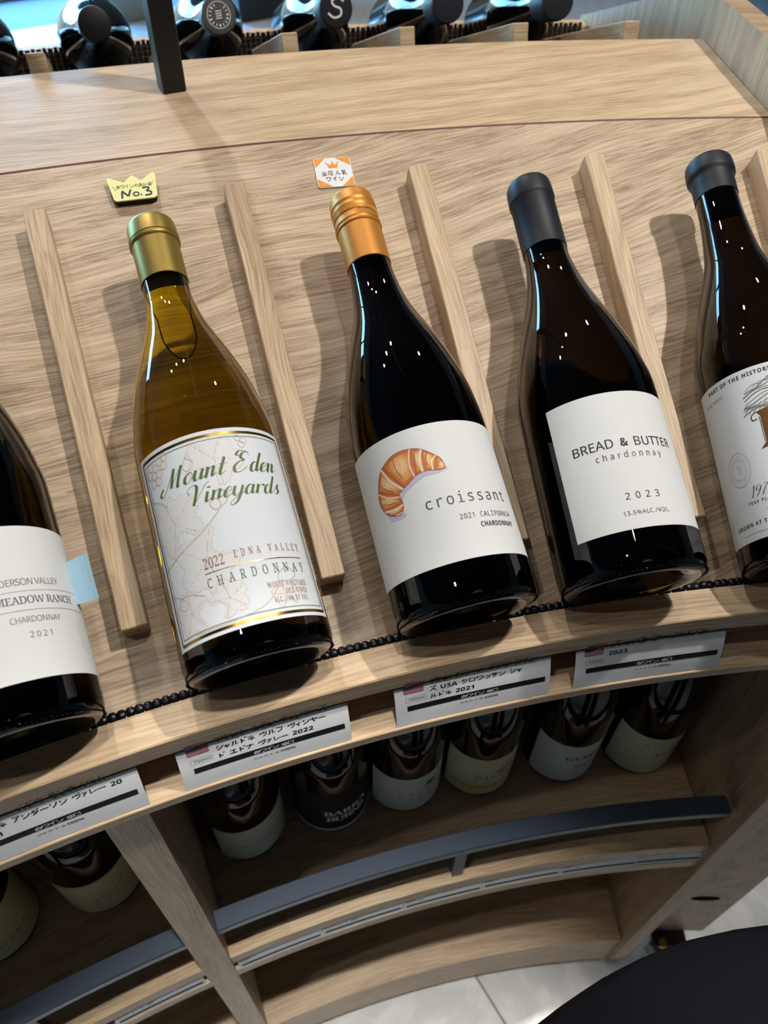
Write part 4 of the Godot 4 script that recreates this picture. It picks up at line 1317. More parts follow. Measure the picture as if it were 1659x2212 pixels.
# ---------------------------------------------------------------- small signs on the slope
func signs():
	var f := slope_frame(-19.85, 0.0, 0.0)
	var x := Transform3D(Basis(f.basis.x, f.basis.y, f.basis.z).rotated(f.basis.z, -0.02), slope_pt(0.3705, -19.85, 0.0))
	var t := thing("crown_sign", "pale yellow crown-shaped card with handwriting above the gold-capped bottle", "sign", x)
	var pts := [Vector2(-15.2, -10.5), Vector2(-13.5, -12), Vector2(12.5, -12), Vector2(14.4, -11), Vector2(15.2, -9), Vector2(16.6, 8.5), Vector2(16.0, 10.6), Vector2(14.6, 11.0), Vector2(6.6, 5.0), Vector2(5.4, 4.9), Vector2(1.2, 9.4), Vector2(-0.6, 9.6), Vector2(-6.3, 4.2), Vector2(-15.6, 9.3), Vector2(-17.6, 9.2), Vector2(-17.6, 7.6)]
	var mb := MB.new()
	extrude(mb, pts, 0.0045, 0.0055)
	obj("card", mb, M.yellow_card, t)
	mb = MB.new()
	var small := []
	for p in pts: small.append(p * 0.97)
	extrude(mb, small, 0.0, 0.0045)
	obj("foam_backing", mb, M.foam, t)
	var flat := func(p: Vector2) -> Array: return [Vector3(p.x / 1000.0, p.y / 1000.0, 0.0057), Vector3.BACK]
	var inks := new_inks()
	kana(inks.soft, flat, "白ワインの売れ筋", 3.3, Vector2(-12.4, -1.2), 3.15, 0.36)
	# brushed "No.3"
	for st in [[[-9.4, -10.2], [-8.6, -3.6]], [[-8.6, -3.6], [-4.8, -8.6]], [[-4.8, -8.6], [-2.6, -3.0]]]:
		stroke(inks.blue, flat, [Vector2(st[0][0], st[0][1]), Vector2(st[1][0], st[1][1])], 1.35)
	stroke(inks.blue, flat, circle_line(Vector2(0.7, -7.4), 1.9, 1.7, 16), 0.95)
	stroke(inks.blue, flat, circle_line(Vector2(4.2, -8.6), 0.35, 0.35, 8), 0.7)
	stroke(inks.blue, flat, smooth_line([Vector2(5.6, -2.6), Vector2(8.8, -2.2), Vector2(10.2, -3.4), Vector2(8.0, -5.6)], 5), 1.3)
	stroke(inks.blue, flat, smooth_line([Vector2(8.0, -5.6), Vector2(11.0, -6.4), Vector2(10.6, -8.8), Vector2(6.6, -9.4)], 5), 1.3)
	stroke(inks.red, flat, [Vector2(-14.6, 1.0), Vector2(-12.6, -2.2)], 0.3)
	stroke(inks.red, flat, [Vector2(14.0, 3.0), Vector2(12.9, 0.2)], 0.3)
	commit_inks(inks, t)

	f = slope_frame(-15.33, 0.0, 0.0)
	x = Transform3D(Basis(f.basis.x, f.basis.y, f.basis.z).rotated(f.basis.z, -0.03), slope_pt(0.3668, -15.33, 0.0))
	t = thing("square_sign", "small white square card with orange corners above the screw-capped bottle", "sign", x)
	mb = MB.new()
	pts = []
	var w := 14.1
	for q in [[1, 1, 0], [-1, 1, 1], [-1, -1, 2], [1, -1, 3]]:
		for i in 5:
			var a: float = (q[2] + i / 4.0) * PI / 2
			pts.append(Vector2(q[0] * (w - 1.6) + 1.6 * cos(a), q[1] * (w - 1.6) + 1.6 * sin(a)))
	extrude(mb, pts, 0.0, 0.0012)
	obj("card", mb, M.card, t)
	flat = func(p: Vector2) -> Array: return [Vector3(p.x / 1000.0, p.y / 1000.0, 0.0014), Vector3.BACK]
	inks = new_inks()
	for q in [[-1, 1, 8.5, 8.5], [1, 1, 10.5, 7.5], [1, -1, 9.0, 8.5], [-1, -1, 10.5, 7.5]]:
		var c := Vector2(q[0], q[1]) * (w - 0.5)
		fill(inks.orange, flat, [c, c - Vector2(q[0] * q[2], 0), c - Vector2(0, q[1] * q[3])])
	fill(inks.orange, flat, [Vector2(-3.4, 4.0), Vector2(3.4, 4.0), Vector2(4.2, 9.0), Vector2(1.8, 6.6), Vector2(0, 9.4), Vector2(-1.8, 6.6), Vector2(-4.6, 8.8)])
	for p in [Vector2(-4.7, 9.1), Vector2(0, 9.8), Vector2(4.3, 9.3)]: fill(inks.orange, flat, circle_line(p, 0.7, 0.7, 10))
	kana(inks.plum, flat, "当店人気", 4.8, Vector2(-10.2, -3.0), 5.1, 0.55)
	kana(inks.plum, flat, "ワイン", 4.4, Vector2(-7.4, -8.6), 4.9, 0.6)
	commit_inks(inks, t)
func extrude(mb: MB, pts: Array, z0: float, z1: float):
	var poly := PackedVector2Array(pts)
	var ix := Geometry2D.triangulate_polygon(poly)
	var at := func(p: Vector2, z: float) -> Vector3: return Vector3(p.x / 1000.0, p.y / 1000.0, z)
	for i in range(0, ix.size(), 3):
		mb.tri(at.call(pts[ix[i]], z1), at.call(pts[ix[i + 1]], z1), at.call(pts[ix[i + 2]], z1), Vector3.BACK)
		mb.tri(at.call(pts[ix[i]], z0), at.call(pts[ix[i + 1]], z0), at.call(pts[ix[i + 2]], z0), Vector3.FORWARD)
	for i in pts.size():
		var p: Vector2 = pts[i]
		var q: Vector2 = pts[(i + 1) % pts.size()]
		var nn := Vector2(q.y - p.y, p.x - q.x)
		if Geometry2D.is_point_in_polygon((p + q) / 2 + nn.normalized() * 0.01, poly): nn = -nn
		mb.quad(at.call(p, z0), at.call(q, z0), at.call(q, z1), at.call(p, z1), Vector3(nn.x, nn.y, 0))

# ---------------------------------------------------------------- standing bottles on the shelf, and the rear row
const STD := [[0.0, 0.0398], [0.128, 0.0398], [0.146, 0.0390], [0.160, 0.0368], [0.178, 0.0322], [0.198, 0.0255], [0.217, 0.0190], [0.236, 0.0152], [0.25, 0.0144], [0.30, 0.0142]]
func standing(deg: float, r: float, turn: float, label: String, paper: Material, v0: float, v1: float, half: float, art: Callable, glassm: Mesh, capm: Mesh, cap_mat: Material):
	var o := out_dir(deg)
	var z := -o
	var x := Vector3.UP.cross(z)
	var t := thing("wine_bottle", label, "wine bottle", Transform3D(Basis(x, Vector3.UP, z).rotated(Vector3.UP, turn), rp(r, deg, SHELF)), "bottles standing on the shelf")
	obj("glass", glassm, M.black_glass, t)
	obj("capsule", capm, cap_mat, t)
	var lb := obj("label", label_patch(0.0398, -half, half, v0, v1), paper, t)
	var inks := new_inks()
	art.call(inks, bottle_map(0.0398))
	commit_inks(inks, lb)
func standing_bottles():
	var g := glass_shape(STD, 0.0, 0.297, 64).mesh()
	var cb := MB.new()
	cb.lathe([Vector2(0.0148, 0.245), Vector2(0.0151, 0.2453), Vector2(0.0152, 0.284), Vector2(0.0160, 0.287), Vector2(0.0157, 0.296), Vector2(0.0146, 0.299), Vector2(0, 0.299)], 32)
	var c := cb.mesh()
	var R := 1.6285
	standing(-21.1, R, 0.25, "standing bottle with plain grey label next to the bay panel, leftmost in the wide bay", M.cream, 10, 82, 45, func(k, m): text(k.grey, m, "CHARDONNAY", "serif", 5.5, Vector2(-30, 40), 1.0, 0.0, 0.0, 60), g, c, M.black_capsule)
	standing(-17.88, R, 0.2, "standing bottle with charcoal label and white block lettering", M.charcoal_paper, 8, 100, 56, func(k, m):
		text(k.white, m, "BARRA", "serif_bold", 10, Vector2(-24, 48), 1.1, 0.0, 0.0, 50)
		text(k.white, m, "BURNS", "serif_bold", 10, Vector2(-22, 34), 1.1, 0.0, 0.0, 46)
		rect(k.leaf_fill, m, -56, 9, 56, 15), g, c, M.black_capsule)
	standing(-15.05, R, 0.15, "standing bottle with ivory label and small dark hat emblem", M.cream, 9, 86, 54, func(k, m):
		fill(k.soft, m, [Vector2(2, 60), Vector2(6, 61), Vector2(9, 68), Vector2(16, 68), Vector2(18, 62), Vector2(23, 62), Vector2(22, 60), Vector2(10, 59)])
		text(k.grey, m, "CALERA", "serif", 7.5, Vector2(-22, 46), 1.0, 0.0, 0.0, 56)
		text(k.grey, m, "chardonnay", "serif", 3.0, Vector2(-10, 32), 1.0, 0.0, 0.0, 26), g, c, M.black_capsule)
	standing(-12.15, R, 0.1, "standing bottle with ivory label crossed by a yellow band", M.ivory, 9, 92, 54, func(k, m):
		rect(k.yellow, m, -54, 24, 54, 31)
		stroke(k.grey, m, smooth_line([Vector2(2, 60), Vector2(10, 64), Vector2(18, 68), Vector2(22, 64), Vector2(14, 60), Vector2(6, 59), Vector2(16, 70)], 5), 2.2)
		text(k.soft, m, "DIVUM", "serif", 7.5, Vector2(-19, 46), 1.0, 0.0, 0.0, 46), g, c, M.black_capsule)
	standing(-8.78, R, 0.05, "standing bottle with cream label and brown capital lettering", M.cream, 9, 90, 50, func(k, m):
		text(k.soft, m, "CA' MOMI", "serif_bold", 8.5, Vector2(-15, 58), 1.0, 0.0, 0.0, 50)
		rect(k.grey, m, -2, 42, 22, 45)
		text(k.grey, m, "CHARDONNAY", "serif", 3.0, Vector2(-4, 34), 1.0, 0.0, 0.0, 28), g, c, M.black_capsule)
	standing(-5.62, R, 0.0, "standing bottle with yellowish label beside the end panel, rightmost on the shelf", M.ivory, 9, 88, 50, func(k, m):
		text(k.grey, m, "SPELL", "serif", 5.0, Vector2(-16, 70), 1.0, 0.0, 0.0, 40)
		text(k.soft, m, "CB", "serif_bold", 8.0, Vector2(-2, 48), 1.6, 4.0), g, c, M.black_capsule)
	standing(-29.79, R + 0.008, 0.35, "standing bottle with tan pointed label at the lower left edge", M.tan_paper, 10, 96, 50, func(k, m): text(k.brown, m, "SOAVE", "serif", 7.0, Vector2(-16, 34), 1.0, 0.0, 0.0, 40), g, c, M.black_capsule)
	standing(-26.22, R + 0.007, 0.3, "standing bottle with tan label of flowing script, left of the bay panel", M.tan_paper, 9, 84, 54, func(k, m):
		stroke(k.brown, m, smooth_line([Vector2(-20, 36), Vector2(-5, 58), Vector2(12, 62), Vector2(6, 50), Vector2(-12, 44), Vector2(4, 40), Vector2(20, 52), Vector2(34, 60), Vector2(22, 46)], 6), 1.0)
		stroke(k.brown, m, smooth_line([Vector2(-28, 30), Vector2(-6, 34), Vector2(16, 32), Vector2(36, 44)], 6), 0.8), g, c, M.black_capsule)
func rear_bottles():
	var g := glass_shape(STD, 0.0, 0.297, 64).mesh()
	var i := 0
	for b in [[-22.85, "black", "rear bottle with black cap at the top left corner, cut by the picture edge"], [-19.78, "black", "rear bottle with flat black cap between the left corner and the post"], [-16.68, "silver", "rear bottle with grey embossed cap just right of the post"], [-13.6, "letter", "rear bottle whose black cap carries a white curved letter"], [-10.54, "label", "rear bottle with dark cap and white diamond label, fourth from the post"], [-7.46, "label", "rear bottle with dark cap nearest the end panel"]]:
		var d: float = b[0]
		var y := -(out_dir(d) * cos(BACK) - Vector3(0, sin(BACK), 0)).normalized()
		var x := -tangent(d)
		var z := x.cross(y)
		var rb := 2.44
		var base := rp(rb, d, back_h(rb)) + z * 0.0398
		if z.y < 0:
			x = -x; z = x.cross(y)
			base = rp(rb, d, back_h(rb)) + z * 0.0398
		var t := thing("wine_bottle", b[2], "wine bottle", Transform3D(Basis(x, y, z), base + z * 0.0016), "bottles on the rear slope")
		obj("glass", g, M.black_glass, t)
		var cb := MB.new()
		if b[1] == "black":
			cb.lathe([Vector2(0.0144, 0.258), Vector2(0.0149, 0.262), Vector2(0.0149, 0.297), Vector2(0.0145, 0.299), Vector2(0.0135, 0.2995), Vector2(0, 0.2995)], 40)
			obj("capsule", cb, M.black_capsule, t)
		else:
			cb.lathe([Vector2(0.0150, 0.245), Vector2(0.0158, 0.250), Vector2(0.0172, 0.294), Vector2(0.0170, 0.2965), Vector2(0.0160, 0.298), Vector2(0.0146, 0.2982), Vector2(0, 0.2982)], 48)
			var cp := obj("capsule", cb, M.silver_capsule if b[1] == "silver" else M.navy_capsule, t)
			var inks := new_inks()
			var flat := func(p: Vector2) -> Array: return [Vector3(-p.x / 1000.0, 0.2985, p.y / 1000.0), Vector3.UP]
			if b[1] == "silver":
				stroke(inks.white, flat, circle_line(Vector2.ZERO, 11.2, 11.2, 40), 0.6)
				stroke(inks.grey, flat, circle_line(Vector2.ZERO, 6.2, 6.2, 30), 0.5)
				for k in 16:
					if k in [3, 4]: continue
					var a := TAU * k / 16.0
					var e := Vector2(cos(a), sin(a))
					stroke(inks.white, flat, [e * 7.5, e * 9.8], 0.9 if k % 3 else 1.6)
				for k in 4: stroke(inks.white, flat, [Vector2(-3, -3 + 2 * k), Vector2(3, -2.4 + 2 * k)], 0.9)
			elif b[1] == "letter":
				stroke(inks.white, flat, smooth_line([Vector2(8.2, 5.8), Vector2(3.0, 9.0), Vector2(-3.4, 6.6), Vector2(-1.6, 2.4), Vector2(4.6, -0.4), Vector2(4.2, -5.8), Vector2(-2.6, -7.6), Vector2(-8.2, -3.6)], 6), 2.0)
			if inks.white.v.size(): commit_inks(inks, cp, "embossing")
		if b[1] == "label":
			var lb := obj("label", label_patch(0.0398, -62, 20, 30, 112), M.charcoal_paper, t)
			var ik := new_inks()
			fill(ik.white, bottle_map(0.0398), [Vector2(-52, 70), Vector2(-28, 96), Vector2(-16, 84), Vector2(-40, 52)])
			stroke(ik.black, bottle_map(0.0398, 0.0004), [Vector2(-44, 72), Vector2(-26, 84)], 1.0)
			commit_inks(ik, lb)
		i += 1

# ---------------------------------------------------------------- the person in a dark coat at the lower right
# round bones [a, ra, b, rb] joined with a smooth minimum, meshed as surface nets
func body_mesh(bones: Array, cell: float, blend: float, floor_y := -9.0) -> MB:
	var lo := Vector3.ONE * 1e9
	var hi := -lo
	for b in bones:
		for e in [[b[0], b[1]], [b[2], b[3]]]:
			lo = lo.min(e[0] - Vector3.ONE * (e[1] + cell * 2)); hi = hi.max(e[0] + Vector3.ONE * (e[1] + cell * 2))
	if floor_y > -5.0: lo.y = floor_y - cell * 2
	var nx := int((hi.x - lo.x) / cell) + 2
	var ny := int((hi.y - lo.y) / cell) + 2
	var nz := int((hi.z - lo.z) / cell) + 2
	var f := PackedFloat32Array()
	f.resize(nx * ny * nz)
	f.fill(1.0)
	for j in ny:
		var y := lo.y + j * cell
		for i in nx:
			for k in nz:
				var p := Vector3(lo.x + i * cell, y, lo.z + k * cell)
				var d := 1.0
				for b in bones:
					var ab: Vector3 = b[2] - b[0]
					var t := clampf((p - b[0]).dot(ab) / maxf(1e-9, ab.length_squared()), 0.0, 1.0)
					var e: float = p.distance_to(b[0] + ab * t) - lerpf(b[1], b[3], t)
					var h := maxf(blend - absf(d - e), 0.0) / blend
					d = minf(d, e) - h * h * blend * 0.25
				if floor_y > -5.0: d = maxf(d, floor_y - y)
				f[(j * nx + i) * nz + k] = d
	var at := {}
	var vs := []
	var ns := []
	var id := func(i: int, j: int, k: int) -> int: return (j * nx + i) * nz + k
	for j in ny - 1:
		for i in nx - 1:
			for k in nz - 1:
				var o: int = (j * nx + i) * nz + k
				var c := [f[o], f[o + nz], f[o + 1], f[o + nz + 1], f[o + nx * nz], f[o + nx * nz + nz], f[o + nx * nz + 1], f[o + nx * nz + nz + 1]]
				var neg := 0
				for x in c:
					if x < 0: neg += 1
				if neg == 0 or neg == 8: continue
				var sum := Vector3.ZERO
				var cnt := 0
				for e in [[0, 1], [2, 3], [4, 5], [6, 7], [0, 2], [1, 3], [4, 6], [5, 7], [0, 4], [1, 5], [2, 6], [3, 7]]:
					var a: float = c[e[0]]
					var b: float = c[e[1]]
					if (a < 0) == (b < 0): continue
					var t := a / (a - b)
					var pa := Vector3(e[0] & 1, (e[0] >> 2) & 1, (e[0] >> 1) & 1)
					var pb := Vector3(e[1] & 1, (e[1] >> 2) & 1, (e[1] >> 1) & 1)
					sum += pa.lerp(pb, t); cnt += 1
				at[o] = vs.size()
				vs.append(lo + (Vector3(i, j, k) + sum / cnt) * cell)
				ns.append(Vector3(c[1] + c[3] + c[5] + c[7] - c[0] - c[2] - c[4] - c[6], c[4] + c[5] + c[6] + c[7] - c[0] - c[1] - c[2] - c[3], c[2] + c[3] + c[6] + c[7] - c[0] - c[1] - c[4] - c[5]).normalized())
	var mb := MB.new()
	var sx := nz
	var sy := nx * nz
	for j in range(1, ny - 1):
		for i in range(1, nx - 1):
			for k in range(1, nz - 1):
				var o: int = (j * nx + i) * nz + k
				for e in [[sx, sy, 1], [sy, sx, 1], [1, sx, sy]]:
					if (f[o] < 0) == (f[o + e[0]] < 0): continue
					var q := [o, o - e[1], o - e[1] - e[2], o - e[2]]
					if not (at.has(q[0]) and at.has(q[1]) and at.has(q[2]) and at.has(q[3])): continue
					var w := []
					for x in q: w.append(at[x])
					mb.trin(vs[w[0]], vs[w[1]], vs[w[2]], ns[w[0]], ns[w[1]], ns[w[2]])
					mb.trin(vs[w[0]], vs[w[2]], vs[w[3]], ns[w[0]], ns[w[2]], ns[w[3]])
	return mb
func person():
	var t := thing("person", "person in a long dark navy coat standing close at the lower right", "person", Transform3D(Basis.IDENTITY, Vector3(0.285, 0, 0.150)))
	var V := func(x: float, y: float, z: float) -> Vector3: return Vector3(x, y, z)
	# body: head, neck, trunk and legs in one skin
	var body := [[V.call(0, 1.50, 0.0), 0.082, V.call(0, 1.57, 0.01), 0.092], [V.call(0, 1.455, -0.045), 0.042, V.call(0, 1.49, -0.035), 0.06], [V.call(0, 1.515, -0.10), 0.010, V.call(0, 1.535, -0.085), 0.008], [V.call(0, 1.36, 0.02), 0.055, V.call(0, 1.46, 0.01), 0.052], [V.call(-0.088, 1.52, 0.01), 0.014, V.call(-0.088, 1.55, 0.01), 0.016], [V.call(0.088, 1.52, 0.01), 0.014, V.call(0.088, 1.55, 0.01), 0.016],
		[V.call(0, 0.95, 0.02), 0.13, V.call(0, 1.30, 0.02), 0.12], [V.call(-0.08, 0.90, 0.02), 0.085, V.call(-0.09, 0.50, 0.01), 0.055], [V.call(0.08, 0.90, 0.02), 0.085, V.call(0.09, 0.50, 0.01), 0.055], [V.call(-0.09, 0.50, 0.01), 0.052, V.call(-0.09, 0.10, 0.03), 0.035], [V.call(0.09, 0.50, 0.01), 0.052, V.call(0.09, 0.10, 0.03), 0.035]]
	obj("body", body_mesh(body, 0.014, 0.03), M.skin, t)
	var hair := [[V.call(0, 1.585, 0.025), 0.098, V.call(0, 1.56, 0.035), 0.098], [V.call(-0.065, 1.56, 0.03), 0.045, V.call(-0.06, 1.45, 0.05), 0.035], [V.call(0.065, 1.56, 0.03), 0.045, V.call(0.06, 1.45, 0.05), 0.035], [V.call(0, 1.52, 0.07), 0.06, V.call(0, 1.43, 0.075), 0.045]]
	obj("hair", body_mesh(hair, 0.014, 0.03), M.hair, t)
	# coat with the hands in its pockets
	var coat := [[V.call(-0.02, 0.70, 0.0), 0.288, V.call(-0.02, 0.80, 0.0), 0.272], [V.call(-0.02, 0.80, 0.0), 0.272, V.call(0, 1.06, 0.02), 0.185], [V.call(0, 1.06, 0.02), 0.182, V.call(0, 1.26, 0.02), 0.165], [V.call(-0.12, 1.31, 0.02), 0.085, V.call(0.12, 1.31, 0.02), 0.085], [V.call(0, 1.36, 0.02), 0.075, V.call(0, 1.40, 0.02), 0.07],
		[V.call(-0.17, 1.30, 0.02), 0.075, V.call(-0.25, 1.06, 0.06), 0.062], [V.call(-0.25, 1.06, 0.06), 0.062, V.call(-0.21, 0.88, -0.03), 0.05], [V.call(0.17, 1.30, 0.02), 0.075, V.call(0.25, 1.06, 0.06), 0.062], [V.call(0.25, 1.06, 0.06), 0.062, V.call(0.21, 0.88, -0.03), 0.05]]
	obj("coat", body_mesh(coat, 0.018, 0.05, 0.715), M.cloth, t)
	var legs := [[V.call(-0.08, 0.86, 0.02), 0.10, V.call(-0.09, 0.50, 0.01), 0.068], [V.call(0.08, 0.86, 0.02), 0.10, V.call(0.09, 0.50, 0.01), 0.068], [V.call(-0.09, 0.50, 0.01), 0.068, V.call(-0.09, 0.12, 0.03), 0.055], [V.call(0.09, 0.50, 0.01), 0.068, V.call(0.09, 0.12, 0.03), 0.055]]
	obj("trousers", body_mesh(legs, 0.016, 0.03), M.trousers, t)
	for sg in [-1.0, 1.0]:
		obj("shoe", body_mesh([[V.call(0.09 * sg, 0.045, 0.06), 0.043, V.call(0.09 * sg, 0.045, 0.0), 0.044], [V.call(0.09 * sg, 0.042, 0.0), 0.044, V.call(0.10 * sg, 0.034, -0.12), 0.036], [V.call(0.09 * sg, 0.08, 0.04), 0.042, V.call(0.09 * sg, 0.11, 0.035), 0.044]], 0.012, 0.02, 0.004), M.shoe, t)

# ---------------------------------------------------------------- room
const ROOM := Basis(Vector3(0.835, 0, -0.550), Vector3(0, 1, 0), Vector3(0.550, 0, 0.835))
const WIN_U := 5.6
const TOP := 3.3
const WIN_TOP := 2.2
func rm(w: float, y: float, u: float) -> Vector3: return ROOM * Vector3(w, y, -u)
func room_box(called: String, w0: float, w1: float, y0: float, y1: float, u0: float, u1: float, m: Material, parent: Node = self) -> MeshInstance3D:
	var mb := MB.new()
	mb.box(rm((w0 + w1) / 2, (y0 + y1) / 2, (u0 + u1) / 2), Vector3(w1 - w0, y1 - y0, u1 - u0), ROOM)
	return obj(called, mb, m, parent)
func room():
	var fl: MeshInstance3D = structure(room_box("floor", -5.6, 5.6, -0.12, -0.004, -4.2, WIN_U + 0.3, M.grout))
	var size := 0.763
	var tiles := []
	for i in 4:
		var mb := MB.new()
		mb.off = Vector2(i * 0.37, i * 0.61)
		mb.grain = Vector3(1, 0, 0)
		mb.box(Vector3.ZERO, Vector3(size - 0.003, 0.012, size - 0.003), Basis.IDENTITY, 0.0008)
		tiles.append(mb.mesh())
	for i in range(-7, 7):
		for j in range(-12, 2):
			var w := 0.276 + (i + 0.5) * size
			var u := 5.02 + (j + 0.5) * size
			if u + size / 2 > WIN_U or u - size / 2 < -4.2: continue
			var o := obj("tile", tiles[posmod(i * 7 + j * 3, 4)], M.tile, fl)
			o.transform = Transform3D(ROOM * Basis(Vector3.UP, PI / 2 * posmod(i + j, 4)), rm(w, -0.006, u))
	structure(room_box("ceiling", -5.6, 5.6, TOP, TOP + 0.12, -4.2, WIN_U + 0.3, M.ceiling))
	structure(room_box("wall_left", -5.6, -5.45, 0, TOP, -4.2, WIN_U + 0.3, M.wall))
	structure(room_box("wall_right", 5.45, 5.6, 0, TOP, -4.2, WIN_U + 0.3, M.wall))
	structure(room_box("wall_front", -5.45, 5.45, 0, TOP, -4.2, -4.05, M.wall))
	var wb: MeshInstance3D = structure(room_box("wall_back", 1.9, 5.45, 0, TOP, WIN_U, WIN_U + 0.15, M.wall))
	room_box("lintel", -5.45, 1.9, WIN_TOP, TOP, WIN_U, WIN_U + 0.15, M.wall, wb)
	room_box("sill", -5.45, 1.9, 0, 0.06, WIN_U, WIN_U + 0.15, M.wall, wb)
	room_box("corner_pier", -5.45, -4.3, 0.06, WIN_TOP, WIN_U, WIN_U + 0.15, M.wall, wb)
	for i in 4:
		var w0 := -4.3 + i * 1.55
		var p: MeshInstance3D = structure(room_box("window_%d" % (i + 1), w0 + 0.03, w0 + 1.52, 0.09, WIN_TOP - 0.03, WIN_U + 0.07, WIN_U + 0.078, M.pane))
		room_box("jamb", w0, w0 + 0.03, 0.06, WIN_TOP, WIN_U + 0.04, WIN_U + 0.11, M.frame, p)
		room_box("jamb", w0 + 1.52, w0 + 1.55, 0.06, WIN_TOP, WIN_U + 0.04, WIN_U + 0.11, M.frame, p)
		room_box("rail", w0 + 0.03, w0 + 1.52, 0.06, 0.09, WIN_U + 0.04, WIN_U + 0.11, M.frame, p)
		room_box("rail", w0 + 0.03, w0 + 1.52, WIN_TOP - 0.03, WIN_TOP, WIN_U + 0.04, WIN_U + 0.11, M.frame, p)
	# things far behind, glimpsed between the rear bottles
	var mb := MB.new()
	mb.box(Vector3(-1.52, 1.65, -4.95), Vector3(0.22, 3.3, 0.22), ROOM, 0.01)
	structure(tag(obj("pillar", mb, M.stone), "beige stone pillar far behind the rear bottles", "pillar"))
	var t := thing("low_counter", "low beige counter with dark plinth far behind the rear bottles", "counter", Transform3D(ROOM, Vector3(-0.80, 0, -5.15)))
	mb = MB.new()
	mb.box(Vector3(0, 0.16, 0), Vector3(0.42, 0.32, 0.4), Basis.IDENTITY, 0.004)
	obj("plinth", mb, M.frame, t)
	mb = MB.new()
	mb.box(Vector3(0, 0.62, 0), Vector3(0.46, 0.6, 0.44), Basis.IDENTITY, 0.004)
	obj("body", mb, M.stone, t)
	t = thing("neighbouring_cabinet", "dark brown cabinet standing beyond the end panel at the right edge", "cabinet", Transform3D(Basis.IDENTITY, Vector3(0.95, 0, -0.98)))
	mb = MB.new()
	mb.box(Vector3(0, 0.45, 0), Vector3(0.78, 0.86, 1.05), Basis.IDENTITY, 0.004)
	obj("body", mb, M.dark_wood, t)
	mb = MB.new()
	mb.grain = Vector3(1, 0, 0)
	mb.box(Vector3(0, 0.035, 0.0), Vector3(0.80, 0.05, 1.09), Basis.IDENTITY, 0.003)
	obj("plinth", mb, M.oak, t)
func spotlight(at: Vector3, target: Vector3, energy: float, label: String, angle := 38.0, warm := Color(1.0, 0.98, 0.945)):
	var t := thing("spotlight", label, "spotlight", Transform3D(Basis.IDENTITY, at), "ceiling spotlights")
	var d := (target - at).normalized()
	var b := Basis.looking_at(d, Vector3.UP if absf(d.y) < 0.99 else Vector3.FORWARD)
	var turn := b * Basis(Vector3.RIGHT, PI / 2)
	var mb := MB.new()
	mb.lathe([Vector2(0, 0.13), Vector2(0.034, 0.13), Vector2(0.036, 0.125), Vector2(0.036, 0.002), Vector2(0.034, 0), Vector2(0.029, 0.0), Vector2(0.028, 0.014), Vector2(0, 0.014)], 28)
	var o := obj("housing", mb, M.frame, t)
	o.basis = turn
	mb = MB.new()
	mb.lathe([Vector2(0, 0.0105), Vector2(0.0275, 0.0105), Vector2(0.0275, 0.0135), Vector2(0, 0.0135)], 24)
	o = obj("lamp_lens", mb, M.lamp_glow, t)
	o.basis = turn
	mb = MB.new()
	mb.lathe([Vector2(0, 0), Vector2(0.007, 0), Vector2(0.007, TOP - at.y - 0.03), Vector2(0, TOP - at.y - 0.03)], 12)
	o = obj("stem", mb, M.frame, t)
	o.position = -d * 0.09 + Vector3(0, 0.02, 0)
	var l := SpotLight3D.new()
	l.name = "beam"
	l.light_energy = energy; l.light_color = warm; l.light_size = 0.027
	l.spot_angle = angle; l.spot_angle_attenuation = 0.6; l.spot_range = 14.0; l.spot_attenuation = 2.0; l.shadow_enabled = true
	t.add_child(l)
	l.basis = b
	l.position = d * 0.012

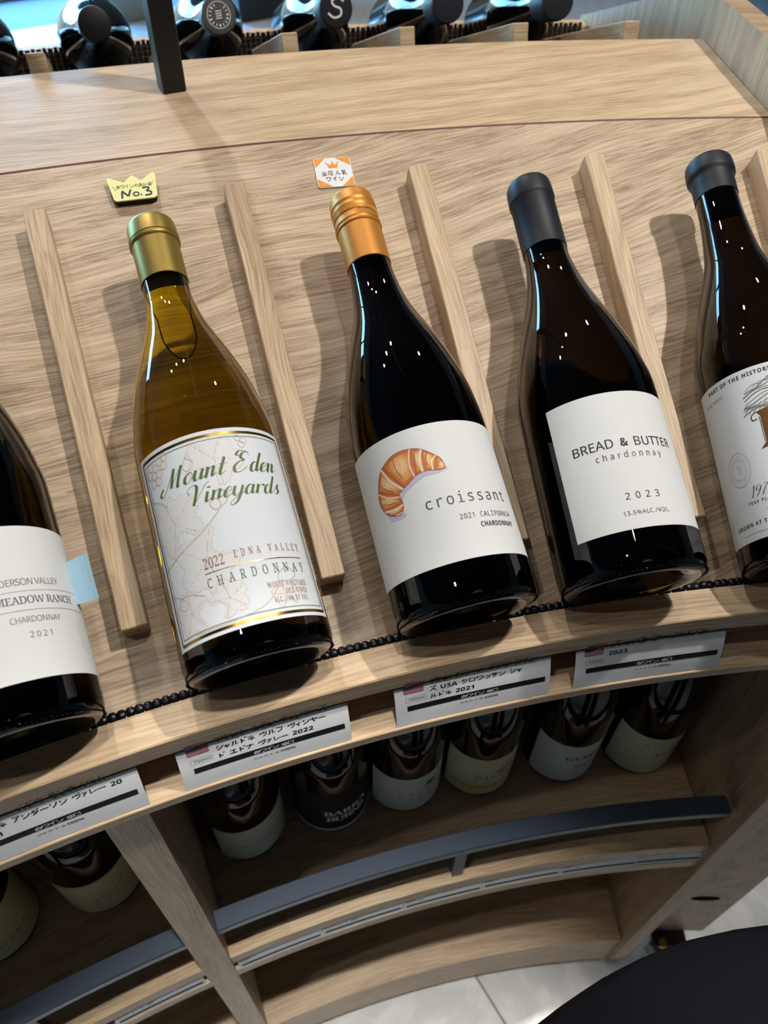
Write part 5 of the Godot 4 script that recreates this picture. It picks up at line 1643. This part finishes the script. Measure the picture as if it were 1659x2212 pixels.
func _ready():
	# camera
	var cam := Camera3D.new()
	cam.name = "camera"
	add_child(cam)
	cam.transform = Transform3D(Basis(Vector3(0.99971, 0.01628, -0.01790), Vector3(-0.0242, 0.67280, -0.73942), Vector3(0, 0.73964, 0.67301)).orthonormalized(), Vector3(0, EYE, 0))
	cam.fov = 67.62
	var lens := CameraAttributesPhysical.new()
	lens.frustum_focal_length = 17.917
	lens.frustum_focus_distance = 0.47
	lens.exposure_aperture = 6.9
	lens.frustum_near = 0.02
	lens.frustum_far = 60.0
	cam.attributes = lens
	# sky and exposure
	var we := WorldEnvironment.new()
	we.name = "world"
	var env := Environment.new()
	env.background_mode = Environment.BG_SKY
	var sky := ProceduralSkyMaterial.new()
	sky.sky_top_color = Color(0.42, 0.68, 0.95)
	sky.sky_horizon_color = Color(0.62, 0.88, 0.98)
	sky.ground_horizon_color = Color(0.60, 0.70, 0.74)
	sky.ground_bottom_color = Color(0.50, 0.55, 0.57)
	sky.sky_energy_multiplier = 3.9
	sky.ground_energy_multiplier = 2.0
	env.sky = Sky.new()
	env.sky.sky_material = sky
	env.tonemap_mode = Environment.TONE_MAPPER_LINEAR
	env.tonemap_exposure = 1.08
	env.sdfgi_enabled = true; env.ssao_enabled = true; env.ssil_enabled = true
	we.environment = env
	add_child(we)
	make_materials()
	# ceiling spotlights
	var mid := Vector3(0.02, 1.02, -0.55)
	spotlight(Vector3(0.80, 2.75, -0.50), Vector3(0.12, 0.95, -0.50), 2.1, "black ceiling spotlight to the right of the stand")
	spotlight(Vector3(0.03, 2.75, 0.0), Vector3(0.05, 0, 0.10), 3.6, "black ceiling spotlight over the aisle in front of the stand", 11.0)
	spotlight(Vector3(0.20, 2.75, -0.30), Vector3(0.10, 0.8, -0.50), 0.35, "black ceiling spotlight almost straight above the stand")
	spotlight(Vector3(-0.50, 2.75, 0.30), Vector3(0.0, 0.8, -0.35), 0.25, "black ceiling spotlight behind the viewer's left shoulder")
	spotlight(Vector3(-0.66, 2.75, -1.66), mid, 1.2, "black ceiling spotlight behind the stand, first from the post")
	spotlight(Vector3(-1.04, 2.75, -1.56), mid, 0.35, "black ceiling spotlight behind the stand, middle of the left three")
	spotlight(Vector3(-1.36, 2.75, -1.44), mid, 0.35, "black ceiling spotlight behind the stand, farthest left of three")
	spotlight(Vector3(0.62, 2.75, -1.95), mid, 0.35, "black ceiling spotlight behind the stand on the right")
	spotlight(Vector3(-1.0, 2.75, 1.1), Vector3(-1.0, 0, 1.15), 1.6, "added black fill spotlight over the aisle on the left", 22.0)  # added lamp: its bounce off the floor fills the upright faces
	spotlight(Vector3(0.6, 2.75, 1.3), Vector3(0.6, 0, 1.35), 1.6, "added black fill spotlight over the aisle on the right", 22.0)  # second added lamp for soft fill from the floor
	spotlight(Vector3(0.4, 2.75, -4.0), Vector3(0.3, 0, -4.6), 2.5, "added black fill spotlight over the far aisle")  # added lamp, brightens the floor behind the stand
	room()
	build_stand()
	lying_bottles()
	price_card(-26.36, ["ロング メドウ ランチ シャル", "ドネ アンダーソン ヴァレー 20", "21"], 0, "white price card with flag at the left edge of the top rail")
	price_card(-21.82, ["マウント エデン ヴィンヤーズ", "シャルドネ ウルフ ヴィンヤー", "ド エドナ ヴァレー 2022"], 0, "white price card with flag below the vine-leaf bottle")
	price_card(-17.0, ["ジャン クロード ボワセ ワイン", "ズ USA クロワッサン シャ", "ルドネ 2021"], 0, "white price card with flag below the croissant bottle")
	price_card(-12.63, ["ブレッド&バター シャルドネ", "2023"], 0, "white price card with flag below the navy-capsule bottle")
	var where := ["next to the bay panel", "second from the bay panel", "third from the bay panel", "fourth from the bay panel, under the strut", "second from the end panel", "next to the end panel"]
	for i in 6: shelf_card(-22.63 + 3.235 * i if i < 5 else -6.72, i, "narrow shelf price card in the lower rail, " + where[i], i in [1, 2, 5, 4])
	shelf_card(-27.13, 7, "narrow shelf price card in the lower rail, left of the bay panel", true)
	signs()
	standing_bottles()
	rear_bottles()
	person()
